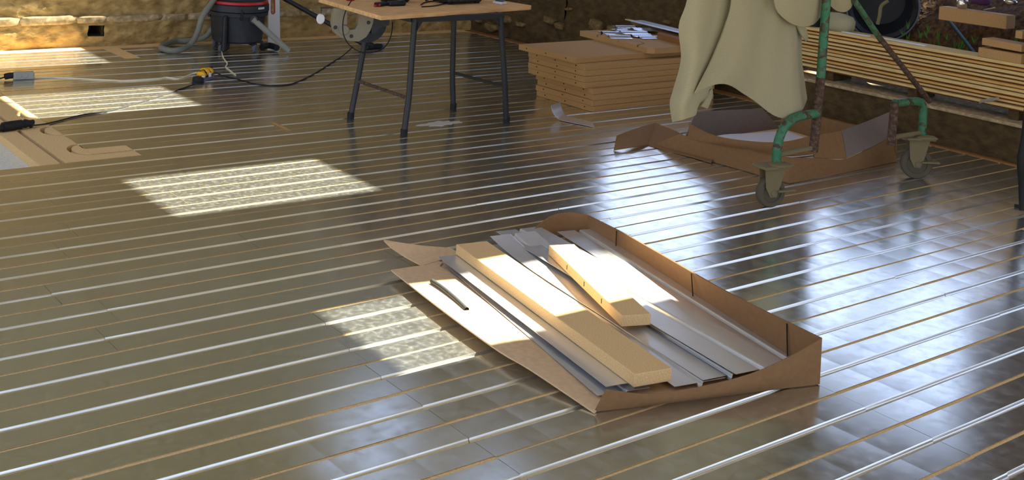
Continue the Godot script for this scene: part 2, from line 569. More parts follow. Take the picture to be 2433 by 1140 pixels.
func build_shell() -> void:
	# ground outside and the screed the floor lies on
	var st := begin()
	slab(st, Vector3(-40, -0.6, -40), Vector3(40, -0.22, 40))
	struct("ground", done(st), M.ground)
	st = begin()
	slab(st, Vector3(-6.6, -0.2, -10.3), Vector3(7.6, -0.045, 4.8))
	struct("subfloor", done(st), M.screed)

	# back wall of rammed earth, with a putlog hole and a course of ledge stones
	var wall := struct_root("wall_back")
	st = begin()
	var gable := PackedVector2Array([Vector2(-6.6, -0.2), Vector2(7.6, -0.2), Vector2(7.6, 2.66), Vector2(0.5, 6.76), Vector2(-6.6, 2.66)])
	plate_shape(st, Transform3D(Basis(), Vector3(0, 0, -10.35)), gable, 0.6)
	put("masonry", done(st), M.earth, wall)
	st = begin()
	var us := steps(-6.1, 1.8, 0.2)
	us.append_array(steps(1.825, 7.1, 0.025))
	var vs := steps(-0.05, 0.62, 0.0225)
	vs.append_array(steps(0.7, 1.8, 0.1))
	var shape := func(a: float, b: float) -> float:
		var k := 0.0
		if b < 0.2:
			k = 0.012
		return k
	earth_face(st, Vector3(0, 0, -9.67), Vector3.RIGHT, Vector3.UP, Vector3.BACK, us, vs, 0.045, 5, shape, Rect2(3.2501, 0.083, 0.1248, 0.09))
	put("earth_face", done(st), M.earth, wall)
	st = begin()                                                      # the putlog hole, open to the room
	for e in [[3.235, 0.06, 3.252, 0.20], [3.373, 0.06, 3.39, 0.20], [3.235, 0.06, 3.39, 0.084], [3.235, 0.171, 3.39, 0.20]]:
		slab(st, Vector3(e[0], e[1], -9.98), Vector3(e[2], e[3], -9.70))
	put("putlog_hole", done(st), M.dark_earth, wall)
	st = begin()
	plate_shape(st, Transform3D(Basis(), Vector3(0, 0, -9.85)), PackedVector2Array([Vector2(-6.5, 1.78), Vector2(7.06, 1.78), Vector2(7.06, 2.9), Vector2(0.5, 6.7), Vector2(-6.5, 2.66)]), 0.34)
	put("plaster", done(st), M.lime_plaster, wall)
	var x := 1.9
	var k := 0
	while x < 6.6:
		var w := rng.randf_range(0.22, 0.5)
		st = begin()
		lump(st, Transform3D(Basis(), Vector3(x + w * 0.5, 0.222 + 0.004 * sin(x * 3.0), -9.672)), Vector3(w * 1.03, rng.randf_range(0.055, 0.075), 0.07), 100 + k, 0.4)
		put("ledge_stone", done(st), M.ledge_stone, wall)
		x += w
		k += 1

	# right wall: low sill, pillar, low plinth, the wide openings above them, and one added nearer the camera for light
	wall = struct_root("wall_right")
	st = begin()
	slab(st, Vector3(7.1, -0.2, -10.0), Vector3(7.7, 3.0, -8.25))
	slab(st, Vector3(7.1, -0.2, -8.25), Vector3(7.7, 0.72, -6.35))
	slab(st, Vector3(7.06, -0.2, -6.35), Vector3(7.6, 3.0, -5.75))
	slab(st, Vector3(7.0, -0.2, -5.75), Vector3(7.42, 0.235, -3.72))
	slab(st, Vector3(7.05, -0.2, -3.72), Vector3(7.6, 3.0, -2.2))
	slab(st, Vector3(7.05, 1.0, -4.1), Vector3(7.6, 3.0, -3.7))
	slab(st, Vector3(7.05, -0.2, -2.2), Vector3(7.6, 0.35, 4.1))
	slab(st, Vector3(7.05, 2.75, -2.2), Vector3(7.6, 3.0, 4.1))
	slab(st, Vector3(7.05, -0.2, 4.1), Vector3(7.6, 3.0, 4.8))
	slab(st, Vector3(7.06, 2.25, -8.25), Vector3(7.6, 3.0, -3.72))
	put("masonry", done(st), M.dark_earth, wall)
	st = begin()
	earth_face(st, Vector3(7.06, 0, 0), Vector3.BACK, Vector3.UP, Vector3.LEFT, steps(-9.75, -8.2, 0.04), steps(-0.05, 0.9, 0.04), 0.06, 8)
	earth_face(st, Vector3(7.06, 0, 0), Vector3.BACK, Vector3.UP, Vector3.LEFT, steps(-8.2, -6.3, 0.04), steps(-0.05, 0.72, 0.04), 0.05, 9)
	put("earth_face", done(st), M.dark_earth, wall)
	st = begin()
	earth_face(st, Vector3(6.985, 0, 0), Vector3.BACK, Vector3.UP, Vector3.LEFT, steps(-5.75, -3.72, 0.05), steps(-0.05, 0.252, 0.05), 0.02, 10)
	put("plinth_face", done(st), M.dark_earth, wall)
	st = begin()
	slab(st, Vector3(6.965, 0.232, -5.75), Vector3(7.42, 0.254, -3.72))
	put("plinth_ledge", done(st), M.ledge_stone, wall)
	for i in 34:
		var z := rng.randf_range(-9.5, -6.6)
		var y := rng.randf_range(0.06, 0.62)
		var w := rng.randf_range(0.06, 0.18)
		if z > -8.2 and y > 0.5:
			y -= 0.2
		st = begin()
		lump(st, Transform3D(Basis(Vector3.RIGHT, rng.randf_range(-0.25, 0.25)), Vector3(7.05, y, z)), Vector3(0.1, w * rng.randf_range(0.3, 0.6), w), 200 + i, 0.6)
		put("stone", done(st), M.stone, wall)

	# the other two walls, outside the picture: openings on the left and behind the camera, added for fill light
	wall = struct_root("wall_left")
	st = begin()
	slab(st, Vector3(-6.6, -0.2, -10.0), Vector3(-6.1, 0.5, 4.8))
	slab(st, Vector3(-6.6, 2.3, -10.0), Vector3(-6.1, 2.66, 4.8))
	for z in [[-10.0, -9.0], [-6.6, -6.0], [-3.0, -2.4], [1.6, 4.8]]:
		slab(st, Vector3(-6.6, 0.5, z[0]), Vector3(-6.1, 2.3, z[1]))
	put("masonry", done(st), M.lime_plaster, wall)
	wall = struct_root("wall_rear")
	st = begin()
	var side := PackedVector2Array([Vector2(-6.6, -0.2), Vector2(-3.0, -0.2), Vector2(-3.0, 3.2), Vector2(6.6, 3.2), Vector2(6.6, -0.2), Vector2(7.6, -0.2), Vector2(7.6, 2.66), Vector2(0.5, 6.76), Vector2(-6.6, 2.66)])
	plate_shape(st, Transform3D(Basis(), Vector3(0, 0, 4.5)), side, 0.5)
	put("masonry", done(st), M.lime_plaster, wall)

	# roof of boards on a 30 degree pitch, with roof windows in the right slope; the left slope's openings are added for fill light
	var eave := Vector3(7.6, 2.7, 0)
	var up := Vector3(-cos(PI / 6), 0.5, 0)
	var tilt := Transform3D(Basis(up, Vector3(0.5, cos(PI / 6), 0), Vector3.FORWARD), eave)
	st = begin()
	var piece := func(s0: float, s1: float, z0: float, z1: float):
		box(st, tilt * Transform3D(Basis(), Vector3((s0 + s1) * 0.5, 0, -(z0 + z1) * 0.5)), Vector3(s1 - s0, 0.09, z1 - z0), 0.003)
	piece.call(-0.6, 1.30, -10.5, 4.9)
	piece.call(1.30, 1.67, -10.5, -3.53)
	piece.call(1.30, 1.67, -2.93, 4.9)
	piece.call(2.495, 8.25, -10.5, 4.9)
	var holes := [[-9.458, -8.71], [-7.72, -7.02], [-5.52, -4.82], [-3.53, -2.93], [-1.3, -0.6]]
	var from := -10.5
	for h in holes:
		piece.call(1.67, 2.495, from, h[0])
		from = h[1]
	piece.call(1.67, 2.495, from, 4.9)
	var mirror := Transform3D(Basis(Vector3(cos(PI / 6), 0.5, 0), Vector3(-0.5, cos(PI / 6), 0), Vector3.BACK), Vector3(-6.6, 2.7, 0))
	var other := func(s0: float, s1: float, z0: float, z1: float):
		box(st, mirror * Transform3D(Basis(), Vector3((s0 + s1) * 0.5, 0, (z0 + z1) * 0.5)), Vector3(s1 - s0, 0.09, z1 - z0), 0.003)
	other.call(-0.65, 2.3, -10.5, 4.9)
	other.call(7.2, 8.25, -10.5, 4.9)
	from = -10.5
	for h in [[-9.4, -7.6], [-7.0, -5.2], [-4.6, -2.8], [-2.2, -0.4], [0.2, 2.0]]:
		other.call(2.3, 7.2, from, h[0])
		from = h[1]
	other.call(2.3, 7.2, from, 4.9)
	struct("ceiling", done(st), M.roof_timber)
	for h in holes:
		st = begin()
		var low := 1.30 if h[0] == -3.53 else 1.67
		for e in [[low - 0.05, low, h[0] - 0.05, h[1] + 0.05], [2.495, 2.545, h[0] - 0.05, h[1] + 0.05], [low, 2.495, h[0] - 0.05, h[0]], [low, 2.495, h[1], h[1] + 0.05]]:
			box(st, tilt * Transform3D(Basis(), Vector3((e[0] + e[1]) * 0.5, 0.06, -(e[2] + e[3]) * 0.5)), Vector3(e[1] - e[0], 0.04, e[3] - e[2]), 0.003)
		struct("window", done(st), M.grey_plastic)

	# the soil bank that rises outside the right opening
	st = begin()
	var f := FastNoiseLite.new()
	f.seed = 77
	f.frequency = 2.5
	var rows := []
	for sx in [[7.40, 0.16], [7.45, 0.30], [7.52, 0.46], [7.60, 0.60], [7.72, 0.74], [7.86, 0.86], [8.05, 0.96], [8.4, 1.02], [10.0, 1.05], [14.0, 1.1], [30.0, 1.2]]:
		var line := PackedVector3Array()
		for z in steps(-9.0, 1.0, 0.1):
			var amp := 0.07 if sx[0] < 9.0 else 0.02
			line.append(Vector3(sx[0] + f.get_noise_2d(z * 1.3, sx[1] * 3.0) * amp, sx[1] + f.get_noise_2d(z + 40.0, sx[0]) * amp, z))
		rows.append(line)
	sheet(st, rows, 0.02)
	struct("ground_bank", done(st), M.soil)



func build_trees() -> void:
	# unseen tall trees outside, added to shade the right openings; they show in the floor's reflections
	for q in [[Vector3(16.0, 1.0, -3.3), 0.15, "added tall shade tree outside the right opening, nearer the scaffold"], [Vector3(16.2, 1.0, -6.6), 0.18, "added tall shade tree outside the right opening, behind the board stack"], [Vector3(16.0, 1.0, 0.7), 0.15, "added tall shade tree outside, beyond the right edge of the picture"]]:
		var t := thing("tree", q[2], "tree", q[0], 0.0, "added shade trees outside")
		var st := begin()
		tube(st, smooth([Vector3(0, -0.3, 0), Vector3(0.1, 3.0, 0.1), Vector3(-0.2, 6.6, 0.1), Vector3(0.1, 10.5, -0.1)], 4), q[1], 10)
		tube(st, smooth([Vector3(0, 3.6, 0.1), Vector3(0.2, 5.4, 0.9), Vector3(0.3, 8.2, 1.4)], 4), q[1] * 0.5, 8)
		put("trunk", done(st), M.bark, t)
		st = begin()
		for i in 20:
			var a := TAU * i / 20.0 + rng.randf() * 0.3
			var r := rng.randf_range(0.2, 0.95)
			lump(st, at(Vector3(cos(a) * r * 0.9, 10.9 + rng.randf_range(-1.7, 1.7), sin(a) * r), a), Vector3(1.8, 1.9, 1.8), 400 + i, 1.0)
		put("crown", done(st), M.leaves, t)
	# a smaller leaning tree close to the right jamb
	var t := thing("leaning_tree", "small leaning tree close outside the right opening, by its right jamb", "tree", Vector3(9.3, 1.0, -3.9), 0.0)
	var st := begin()
	tube(st, smooth([Vector3(0, -0.2, 0.4), Vector3(0, 0.8, 0.0), Vector3(-0.1, 1.6, -0.5), Vector3(0.1, 2.3, -1.2)], 5), 0.05, 8)
	tube(st, smooth([Vector3(0, 0.6, 0.1), Vector3(0.2, 0.9, -0.8), Vector3(0.0, 0.75, -1.5), Vector3(0.1, 1.1, -2.1), Vector3(0.1, 1.7, -2.4)], 5), 0.025, 8)
	tube(st, smooth([Vector3(-0.1, 1.4, -0.4), Vector3(0.1, 1.7, -1.3), Vector3(0.0, 1.5, -1.9), Vector3(0.0, 2.1, -2.6)], 5), 0.02, 8)
	put("trunk", done(st), M.bark, t)
	st = begin()
	for i in 15:
		var v := rng.randf()
		var p := Vector3(rng.randf_range(-0.3, 0.3), lerpf(0.95, 3.0, v) + rng.randf_range(-0.1, 0.5), lerpf(-0.55, -2.3, v) + rng.randf_range(-0.1, 1.0))
		lump(st, at(p, rng.randf() * 6.0), Vector3(0.62, 0.5, 0.62) * rng.randf_range(0.6, 1.2), 430 + i, 1.0)
	put("crown", done(st), M.leaves, t)


# ---------------------------------------------------------------- the floor
func row_z(n: float) -> float:
	return (n - ROW0) * PITCH


# one heat plate of length l and width w: two flanges and the groove between them that takes the pipe
func heat_plate(l: float, w: float, sd: int, scored := true) -> ArrayMesh:
	var r := RandomNumberGenerator.new()
	r.seed = sd
	var prof := [Vector2(-w * 0.5, -0.0012), Vector2(-w * 0.5, 0), Vector2(-w * 0.27, 0), Vector2(-0.0133, 0), Vector2(-0.0125, -0.001), Vector2(-0.0112, -0.0072), Vector2(-0.0088, -0.0112), Vector2(-0.0048, -0.0142), Vector2(0, -0.0152)]
	for i in range(7, -1, -1):
		prof.append(Vector2(-prof[i].x, prof[i].y))
	var xs := []
	var lift := []
	var n := maxi(2, int(round(l / 0.2)))
	for i in n + 1:
		var x := l * i / n
		var y := r.randf_range(-0.00007, 0.00007)
		if scored and i > 0 and i < n:
			xs.append_array([x - 0.004, x, x + 0.004])
			lift.append_array([y, y - 0.0001, y])
		else:
			xs.append(x)
			lift.append(y)
	var bend := r.randf_range(0.0, 0.0007)
	var flat := begin()
	var groove := begin()
	var p := func(i: int, k: int) -> Vector3:
		var q: Vector2 = prof[k]
		return Vector3(xs[i], q.y + lift[i] + bend * pow(absf(q.x) / (w * 0.5), 2.0), q.x)
	for i in xs.size() - 1:
		for k in prof.size() - 1:
			var st := groove if k > 2 and k < 13 else flat
			st.set_smooth_group(1 if k in [1, 2] else 3 if k in [13, 14] else 2 if k > 2 and k < 13 else 4)
			for q in [p.call(i, k), p.call(i, k + 1), p.call(i + 1, k + 1), p.call(i, k), p.call(i + 1, k + 1), p.call(i + 1, k)]:
				st.set_uv(Vector2(q.x, q.z))
				st.add_vertex(q)
	# cut ends, a millimetre deep
	for i in [0, xs.size() - 1]:
		for k in range(1, prof.size() - 2):
			var a: Vector3 = p.call(i, k)
			var b: Vector3 = p.call(i, k + 1)
			var d := Vector3(0, -0.0012, 0)
			tri_out(flat, a, b, b + d, Vector3(l * 0.5, a.y, a.z))
			tri_out(flat, a, b + d, a + d, Vector3(l * 0.5, a.y, a.z))
	flat.generate_normals()
	groove.generate_normals()
	flat.set_material(M.aluminium)
	groove.set_material(M.groove_metal)
	return groove.commit(flat.commit())


func build_floor() -> void:
	var floor_root := struct_root("floor")
	# the grooved boards under the plates
	var st := begin()
	for n in range(-15, 41):
		var z0 := row_z(n) + 0.0135
		var z1 := row_z(n + 1) - 0.0135
		if n == -15:
			z0 = -9.75
		var x0 := -5.9 if n >= 0 else 2.155
		if n == -1:
			slab(st, Vector3(2.385, -0.045, z0), Vector3(7.05, -0.0014, -6.1585))
			slab(st, Vector3(-5.9, -0.045, -6.1585), Vector3(7.05, -0.0014, z1))
		elif n == -2:
			slab(st, Vector3(2.385, -0.045, z0), Vector3(7.05, -0.0014, z1))
		else:
			slab(st, Vector3(x0, -0.045, z0), Vector3(7.05, -0.0014, z1))
	put("grooved_board", done(st), M.fibre_board_floor, floor_root)

	# heat plates, row by row
	var whole := []
	for i in 6:
		whole.append(heat_plate(1.2035, [0.224, 0.227, 0.229, 0.226, 0.222, 0.228][i], 300 + i))
	for n in range(-15, 21):
		var z := row_z(n)
		var left := 2.166 if n <= -2 else 2.388 if n == -1 else -6.0
		var sees := 1.64 - 0.0622 * n - 0.6                              # left of this the row is out of view
		var until := minf(6.93, 9.0 - maxf(0.0, n - 4) * 0.40)
		if n > 13:
			sees = 0.95 + (n - 13) * 0.3 - 0.8
		var x: float
		if n >= 12:
			x = 0.84
		elif n == 6:
			x = 1.057
		elif n == 7:
			x = 0.175
		elif n == 11:
			x = 0.861
		else:
			x = fposmod(rng.randf() * 1.205, 1.205)
		while x > left + 0.1 and x > sees:
			x -= 1.205
		while x < until - 0.05:
			var a := maxf(x, left)
			var b := minf(x + 1.2035, 6.93)
			if n == -14 or n == -13:                                       # rows that stop at the small board by the wall
				if a < 3.33 and b > 3.33:
					b = 3.33
				if a > 3.33 and a < 3.46:
					a = 3.46
			if b > sees and b - a > 0.06 and not (n == -15):
				var o := MeshInstance3D.new()
				o.name = "heat_plate"
				if b - a > 1.2:
					o.mesh = whole[rng.randi() % whole.size()]
				else:
					o.mesh = heat_plate(b - a, 0.229, rng.randi() % 1000, n > -4)
				o.position = Vector3(a, 0.0003 + rng.randf_range(0.0, 0.0003), z + rng.randf_range(-0.002, 0.002))
				o.rotation = Vector3(rng.randf_range(-0.0018, 0.0018), rng.randf_range(-0.001, 0.001), rng.randf_range(-0.0002, 0.0006))
				floor_root.add_child(o, true)
				if (n == -14 or n == -13) and b == 3.33 and x + 1.2035 > 3.7:
					var o2 := o.duplicate()
					o2.mesh = heat_plate(x + 1.2035 - 3.46, 0.229, 5, false)
					o2.position.x = 3.46
					floor_root.add_child(o2, true)
			x += 1.205

	# end boards with the turning grooves, left of the plates
	var cuts := []
	for pair in [[-8, -7], [-6, -5], [-4, -3], [-2, -1]]:
		var z0 := row_z(pair[0])
		var z1 := row_z(pair[1])
		var line := PackedVector2Array([Vector2(2.5, z0)])
		for k in 13:
			var a := PI * 0.5 + PI * k / 12.0
			line.append(Vector2(2.165 + 0.078 * cos(a), (z0 + z1) * 0.5 - 0.12 * sin(a)))
		line.append(Vector2(2.5, z1))
		cuts.append(Geometry2D.offset_polyline(line, 0.0125, Geometry2D.JOIN_ROUND)[0])
	cuts.append(Geometry2D.offset_polyline(PackedVector2Array([Vector2(1.975, -10.0), Vector2(1.975, -6.0)]), 0.0125)[0])
	var outlines := [
		PackedVector2Array([Vector2(1.860, -8.35), Vector2(2.160, -8.35), Vector2(2.160, -6.43), Vector2(2.383, -6.40), Vector2(2.383, -6.165), Vector2(1.860, -6.165)]),
		PackedVector2Array([Vector2(1.860, -9.70), Vector2(2.160, -9.70), Vector2(2.160, -8.354), Vector2(1.860, -8.354)]),
		PackedVector2Array([Vector2(3.335, -9.48), Vector2(3.455, -9.48), Vector2(3.455, -9.10), Vector2(3.335, -9.10)]),
	]
	for outline in outlines:
		var pieces := [outline]
		for cut in cuts:
			var next := []
			for p in pieces:
				next.append_array(Geometry2D.clip_polygons(p, cut))
			pieces = next
		st = begin()
		for p in pieces:
			prism(st, p, -0.044, 0.0)
		put("grooved_end_board", done(st), M.fibre_board_floor, floor_root)
		st = begin()                                                           # the groove bottoms, in darker board standing in for shade in the cuts
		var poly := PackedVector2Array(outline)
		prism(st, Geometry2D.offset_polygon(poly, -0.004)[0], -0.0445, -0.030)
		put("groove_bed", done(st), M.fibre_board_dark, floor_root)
	# edge strips along the walls
	st = begin()
	slab(st, Vector3(2.2, -0.044, -9.68), Vector3(6.95, 0.0, -9.49))
	put("edge_board", done(st), M.fibre_board_floor, floor_root)
	st = begin()
	slab(st, Vector3(6.945, -0.044, -9.6), Vector3(7.035, 0.006, -2.0))
	put("edge_board", done(st), M.fibre_board_dark, floor_root)


func strip(px_points: Array) -> PackedVector2Array:
	var out := PackedVector2Array()
	for p in px_points:
		out.append(Vector2(p.x, p.z))
	return out


# ---------------------------------------------------------------- front box and what lies in it
func loose_plate(called: String, label: String, a: Vector3, b: Vector3, w: float, curl := 0.0, group := "loose heat plates in the front box") -> Node3D:
	var o := put(called, null, M.clean_aluminium) as MeshInstance3D
	var l := a.distance_to(b)
	var prof := [[-w * 0.5, 0.0], [-w * 0.25, 0.0], [-0.02, 0.0], [-0.016, 0.0], [-0.013, -0.0002], [-0.0105, -0.002], [-0.009, -0.010], [-0.005, -0.0155], [0.0, -0.017], [0.005, -0.0155], [0.009, -0.010], [0.0105, -0.002], [0.013, -0.0002], [0.016, 0.0], [0.02, 0.0], [w * 0.25, 0.0], [w * 0.5, 0.0]]
	var rows := []
	for i in 25:
		var line := PackedVector3Array()
		var v := i / 24.0
		for q in prof:
			line.append(Vector3(q[0], q[1] + curl * pow(v, 8.0) - (0.0006 if i in [6, 12, 18] else 0.0), (v - 0.5) * l))
		rows.append(line)
	var st := begin()
	sheet(st, rows, 0.0012)
	o.mesh = done(st).commit()
	o.transform = along(a, b)
	tag(o, label, "metal plate", group)
	return o


func build_box_front() -> void:
	var t := thing("cardboard_tray", "brown cardboard tray with crumpled low sides, filled with aluminium plates and two fibre board bars", "cardboard box", Vector3.ZERO)
	var st := begin()
	prism(st, PackedVector2Array([Vector2(2.48, -2.63), Vector2(3.25, -2.40), Vector2(3.64, -3.97), Vector2(2.78, -3.98)]), 0.003, 0.008)
	put("bottom", done(st), M.cardboard_inside, t)
	st = begin()
	panel(st, [Vector3(2.47, 0.004, -2.627), Vector3(2.70, 0.004, -2.558), Vector3(2.96, 0.004, -2.482), Vector3(3.12, 0.004, -2.434), Vector3(3.253, 0.004, -2.393)], [Vector3(2.475, 0.028, -2.622), Vector3(2.535, 0.076, -2.608), Vector3(2.63, 0.054, -2.56), Vector3(2.78, 0.042, -2.515), Vector3(2.961, 0.072, -2.468), Vector3(3.11, 0.105, -2.428), Vector3(3.25, 0.155, -2.394)].slice(0, 0) if false else [Vector3(2.50, 0.072, -2.612), Vector3(2.66, 0.046, -2.55), Vector3(2.93, 0.066, -2.47), Vector3(3.11, 0.105, -2.428), Vector3(3.25, 0.158, -2.394)], 0.005, 4, Vector3(0, 0, 0.018))
	put("end_wall", done(st), M.cardboard, t)
	st = begin()
	panel(st, [Vector3(3.253, 0.004, -2.393), Vector3(3.36, 0.004, -2.83), Vector3(3.47, 0.004, -3.27), Vector3(3.56, 0.004, -3.65), Vector3(3.63, 0.004, -3.98)], [Vector3(3.25, 0.158, -2.394), Vector3(3.345, 0.135, -2.86), Vector3(3.46, 0.120, -3.30), Vector3(3.56, 0.105, -3.66), Vector3(3.645, 0.085, -3.99)], 0.005, 4, Vector3(0.012, 0, 0))
	put("side_wall", done(st), M.cardboard, t)
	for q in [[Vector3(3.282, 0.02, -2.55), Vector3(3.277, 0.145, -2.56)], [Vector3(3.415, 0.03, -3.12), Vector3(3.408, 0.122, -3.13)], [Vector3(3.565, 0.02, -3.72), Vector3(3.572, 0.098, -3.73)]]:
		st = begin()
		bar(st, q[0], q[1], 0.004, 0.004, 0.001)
		put("fold_crease", done(st), M.recess_shade, t)  # dark line painted in place of the shade in the fold
	st = begin()
	panel(st, [Vector3(3.63, 0.004, -3.98), Vector3(3.55, 0.004, -4.02), Vector3(3.46, 0.004, -4.03), Vector3(3.37, 0.004, -4.02)], [Vector3(3.645, 0.088, -3.99), Vector3(3.57, 0.094, -4.05), Vector3(3.47, 0.085, -4.06), Vector3(3.37, 0.045, -4.05)], 0.005, 4, Vector3(0, 0, -0.015))
	put("end_wall", done(st), M.cardboard, t)
	st = begin()   # the left side, folded flat and hovering over the floor
	panel(st, [Vector3(2.462, 0.004, -2.618), Vector3(2.447, 0.03, -2.91), Vector3(2.444, 0.032, -3.075), Vector3(2.462, 0.036, -3.315), Vector3(2.498, 0.036, -3.605), Vector3(2.545, 0.034, -3.919)], [Vector3(2.541, 0.014, -2.649), Vector3(2.615, 0.016, -2.965), Vector3(2.674, 0.016, -3.246), Vector3(2.717, 0.016, -3.478), Vector3(2.75, 0.016, -3.715), Vector3(2.775, 0.016, -3.94)], 0.005, 4, Vector3(0, 0.004, 0))
	put("side_flap", done(st), M.cardboard_inside, t)
	st = begin()
	panel(st, [Vector3(2.715, 0.014, -3.951), Vector3(2.688, 0.03, -4.039), Vector3(2.648, 0.06, -4.077), Vector3(2.629, 0.085, -4.116)], [Vector3(2.935, 0.014, -3.999), Vector3(2.923, 0.022, -4.064), Vector3(2.797, 0.045, -4.088), Vector3(2.632, 0.085, -4.114)], 0.005, 4)
	put("end_flap", done(st), M.cardboard_inside, t)
	st = begin()
	panel(st, [Vector3(2.712, 0.012, -3.959), Vector3(2.721, 0.012, -3.908), Vector3(2.751, 0.012, -3.892)], [Vector3(2.78, 0.012, -4.027), Vector3(2.799, 0.012, -3.994), Vector3(2.815, 0.012, -3.95)], 0.005, 2)
	put("hinge_tongue", done(st), M.cardboard_inside, t)

	loose_plate("heat_plate_loose", "loose aluminium plate leftmost in the tray, beside the flat cardboard flap", Vector3(2.609, 0.026, -2.647), Vector3(2.879, 0.026, -3.881), 0.19)
	loose_plate("heat_plate_loose", "loose aluminium plate on the left in the tray, partly under the long bar", Vector3(2.672, 0.04, -2.658), Vector3(2.9, 0.04, -3.929), 0.225)
	loose_plate("heat_plate_loose", "loose aluminium plate between the two fibre board bars, its far end curled up", Vector3(2.997, 0.03, -2.554), Vector3(3.207, 0.03, -3.99), 0.225, 0.035)
	loose_plate("heat_plate_loose", "loose aluminium plate under the short bar, sticking out at the far end", Vector3(3.096, 0.047, -2.504), Vector3(3.305, 0.047, -4.078), 0.225)
	loose_plate("heat_plate_loose", "loose aluminium plate on the right, beside the long side wall of the tray", Vector3(3.257, 0.034, -2.54), Vector3(3.567, 0.034, -3.977), 0.21)
	loose_plate("heat_plate_loose", "loose aluminium plate half hidden under the right edge of the long bar", Vector3(2.873, 0.026, -2.57), Vector3(3.148, 0.026, -3.996), 0.2)

	# two bars of fibre board
	var o := put("fibre_bar", null, M.fibre_bar)
	st = begin()
	var a := Vector3(2.701, 0.084, -2.613) - Vector3(0, 0.0215, 0)
	var b := Vector3(2.939, 0.085, -3.925) - Vector3(0, 0.0215, 0)
	bar(st, Vector3.BACK * a.distance_to(b) * 0.5, Vector3.FORWARD * a.distance_to(b) * 0.5, 0.142, 0.042, 0.002)
	o.mesh = done(st).commit()
	o.transform = along(a, b)
	tag(o, "long tan fibre board bar lying along the middle of the tray", "board", "fibre board bars in the tray")
	o = put("fibre_bar", null, M.fibre_bar)
	st = begin()
	a = Vector3(2.979, 0.089, -2.982) - Vector3(0, 0.02, 0)
	b = Vector3(3.251, 0.089, -3.718) - Vector3(0, 0.02, 0)
	bar(st, Vector3.BACK * a.distance_to(b) * 0.5, Vector3.FORWARD * a.distance_to(b) * 0.5, 0.112, 0.04, 0.002)
	o.mesh = done(st).commit()
	o.transform = along(a, b)
	tag(o, "short tan fibre board bar with grooved side, right of the long bar", "board", "fibre board bars in the tray")
	# its grooves are dark nicks laid on the side in place of recess shade
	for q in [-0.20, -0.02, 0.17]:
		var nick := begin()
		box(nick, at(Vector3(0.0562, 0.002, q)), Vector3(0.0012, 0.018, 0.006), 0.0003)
		put("groove_nick", done(nick), M.recess_shade, o)

	st = begin()
	var run := smooth([Vector3(2.609, 0.04, -3.725), Vector3(2.602, 0.04, -3.641), Vector3(2.584, 0.038, -3.532), Vector3(2.561, 0.036, -3.427)], 6)
	tube(st, run, 0.0095, 12, false)
	tube(st, run, 0.0072, 12, false)
	o = put("pipe_offcut", done(st), M.pipe_grey)
	tag(o, "short bent grey plastic pipe offcut on the sunlit cardboard flap", "pipe")


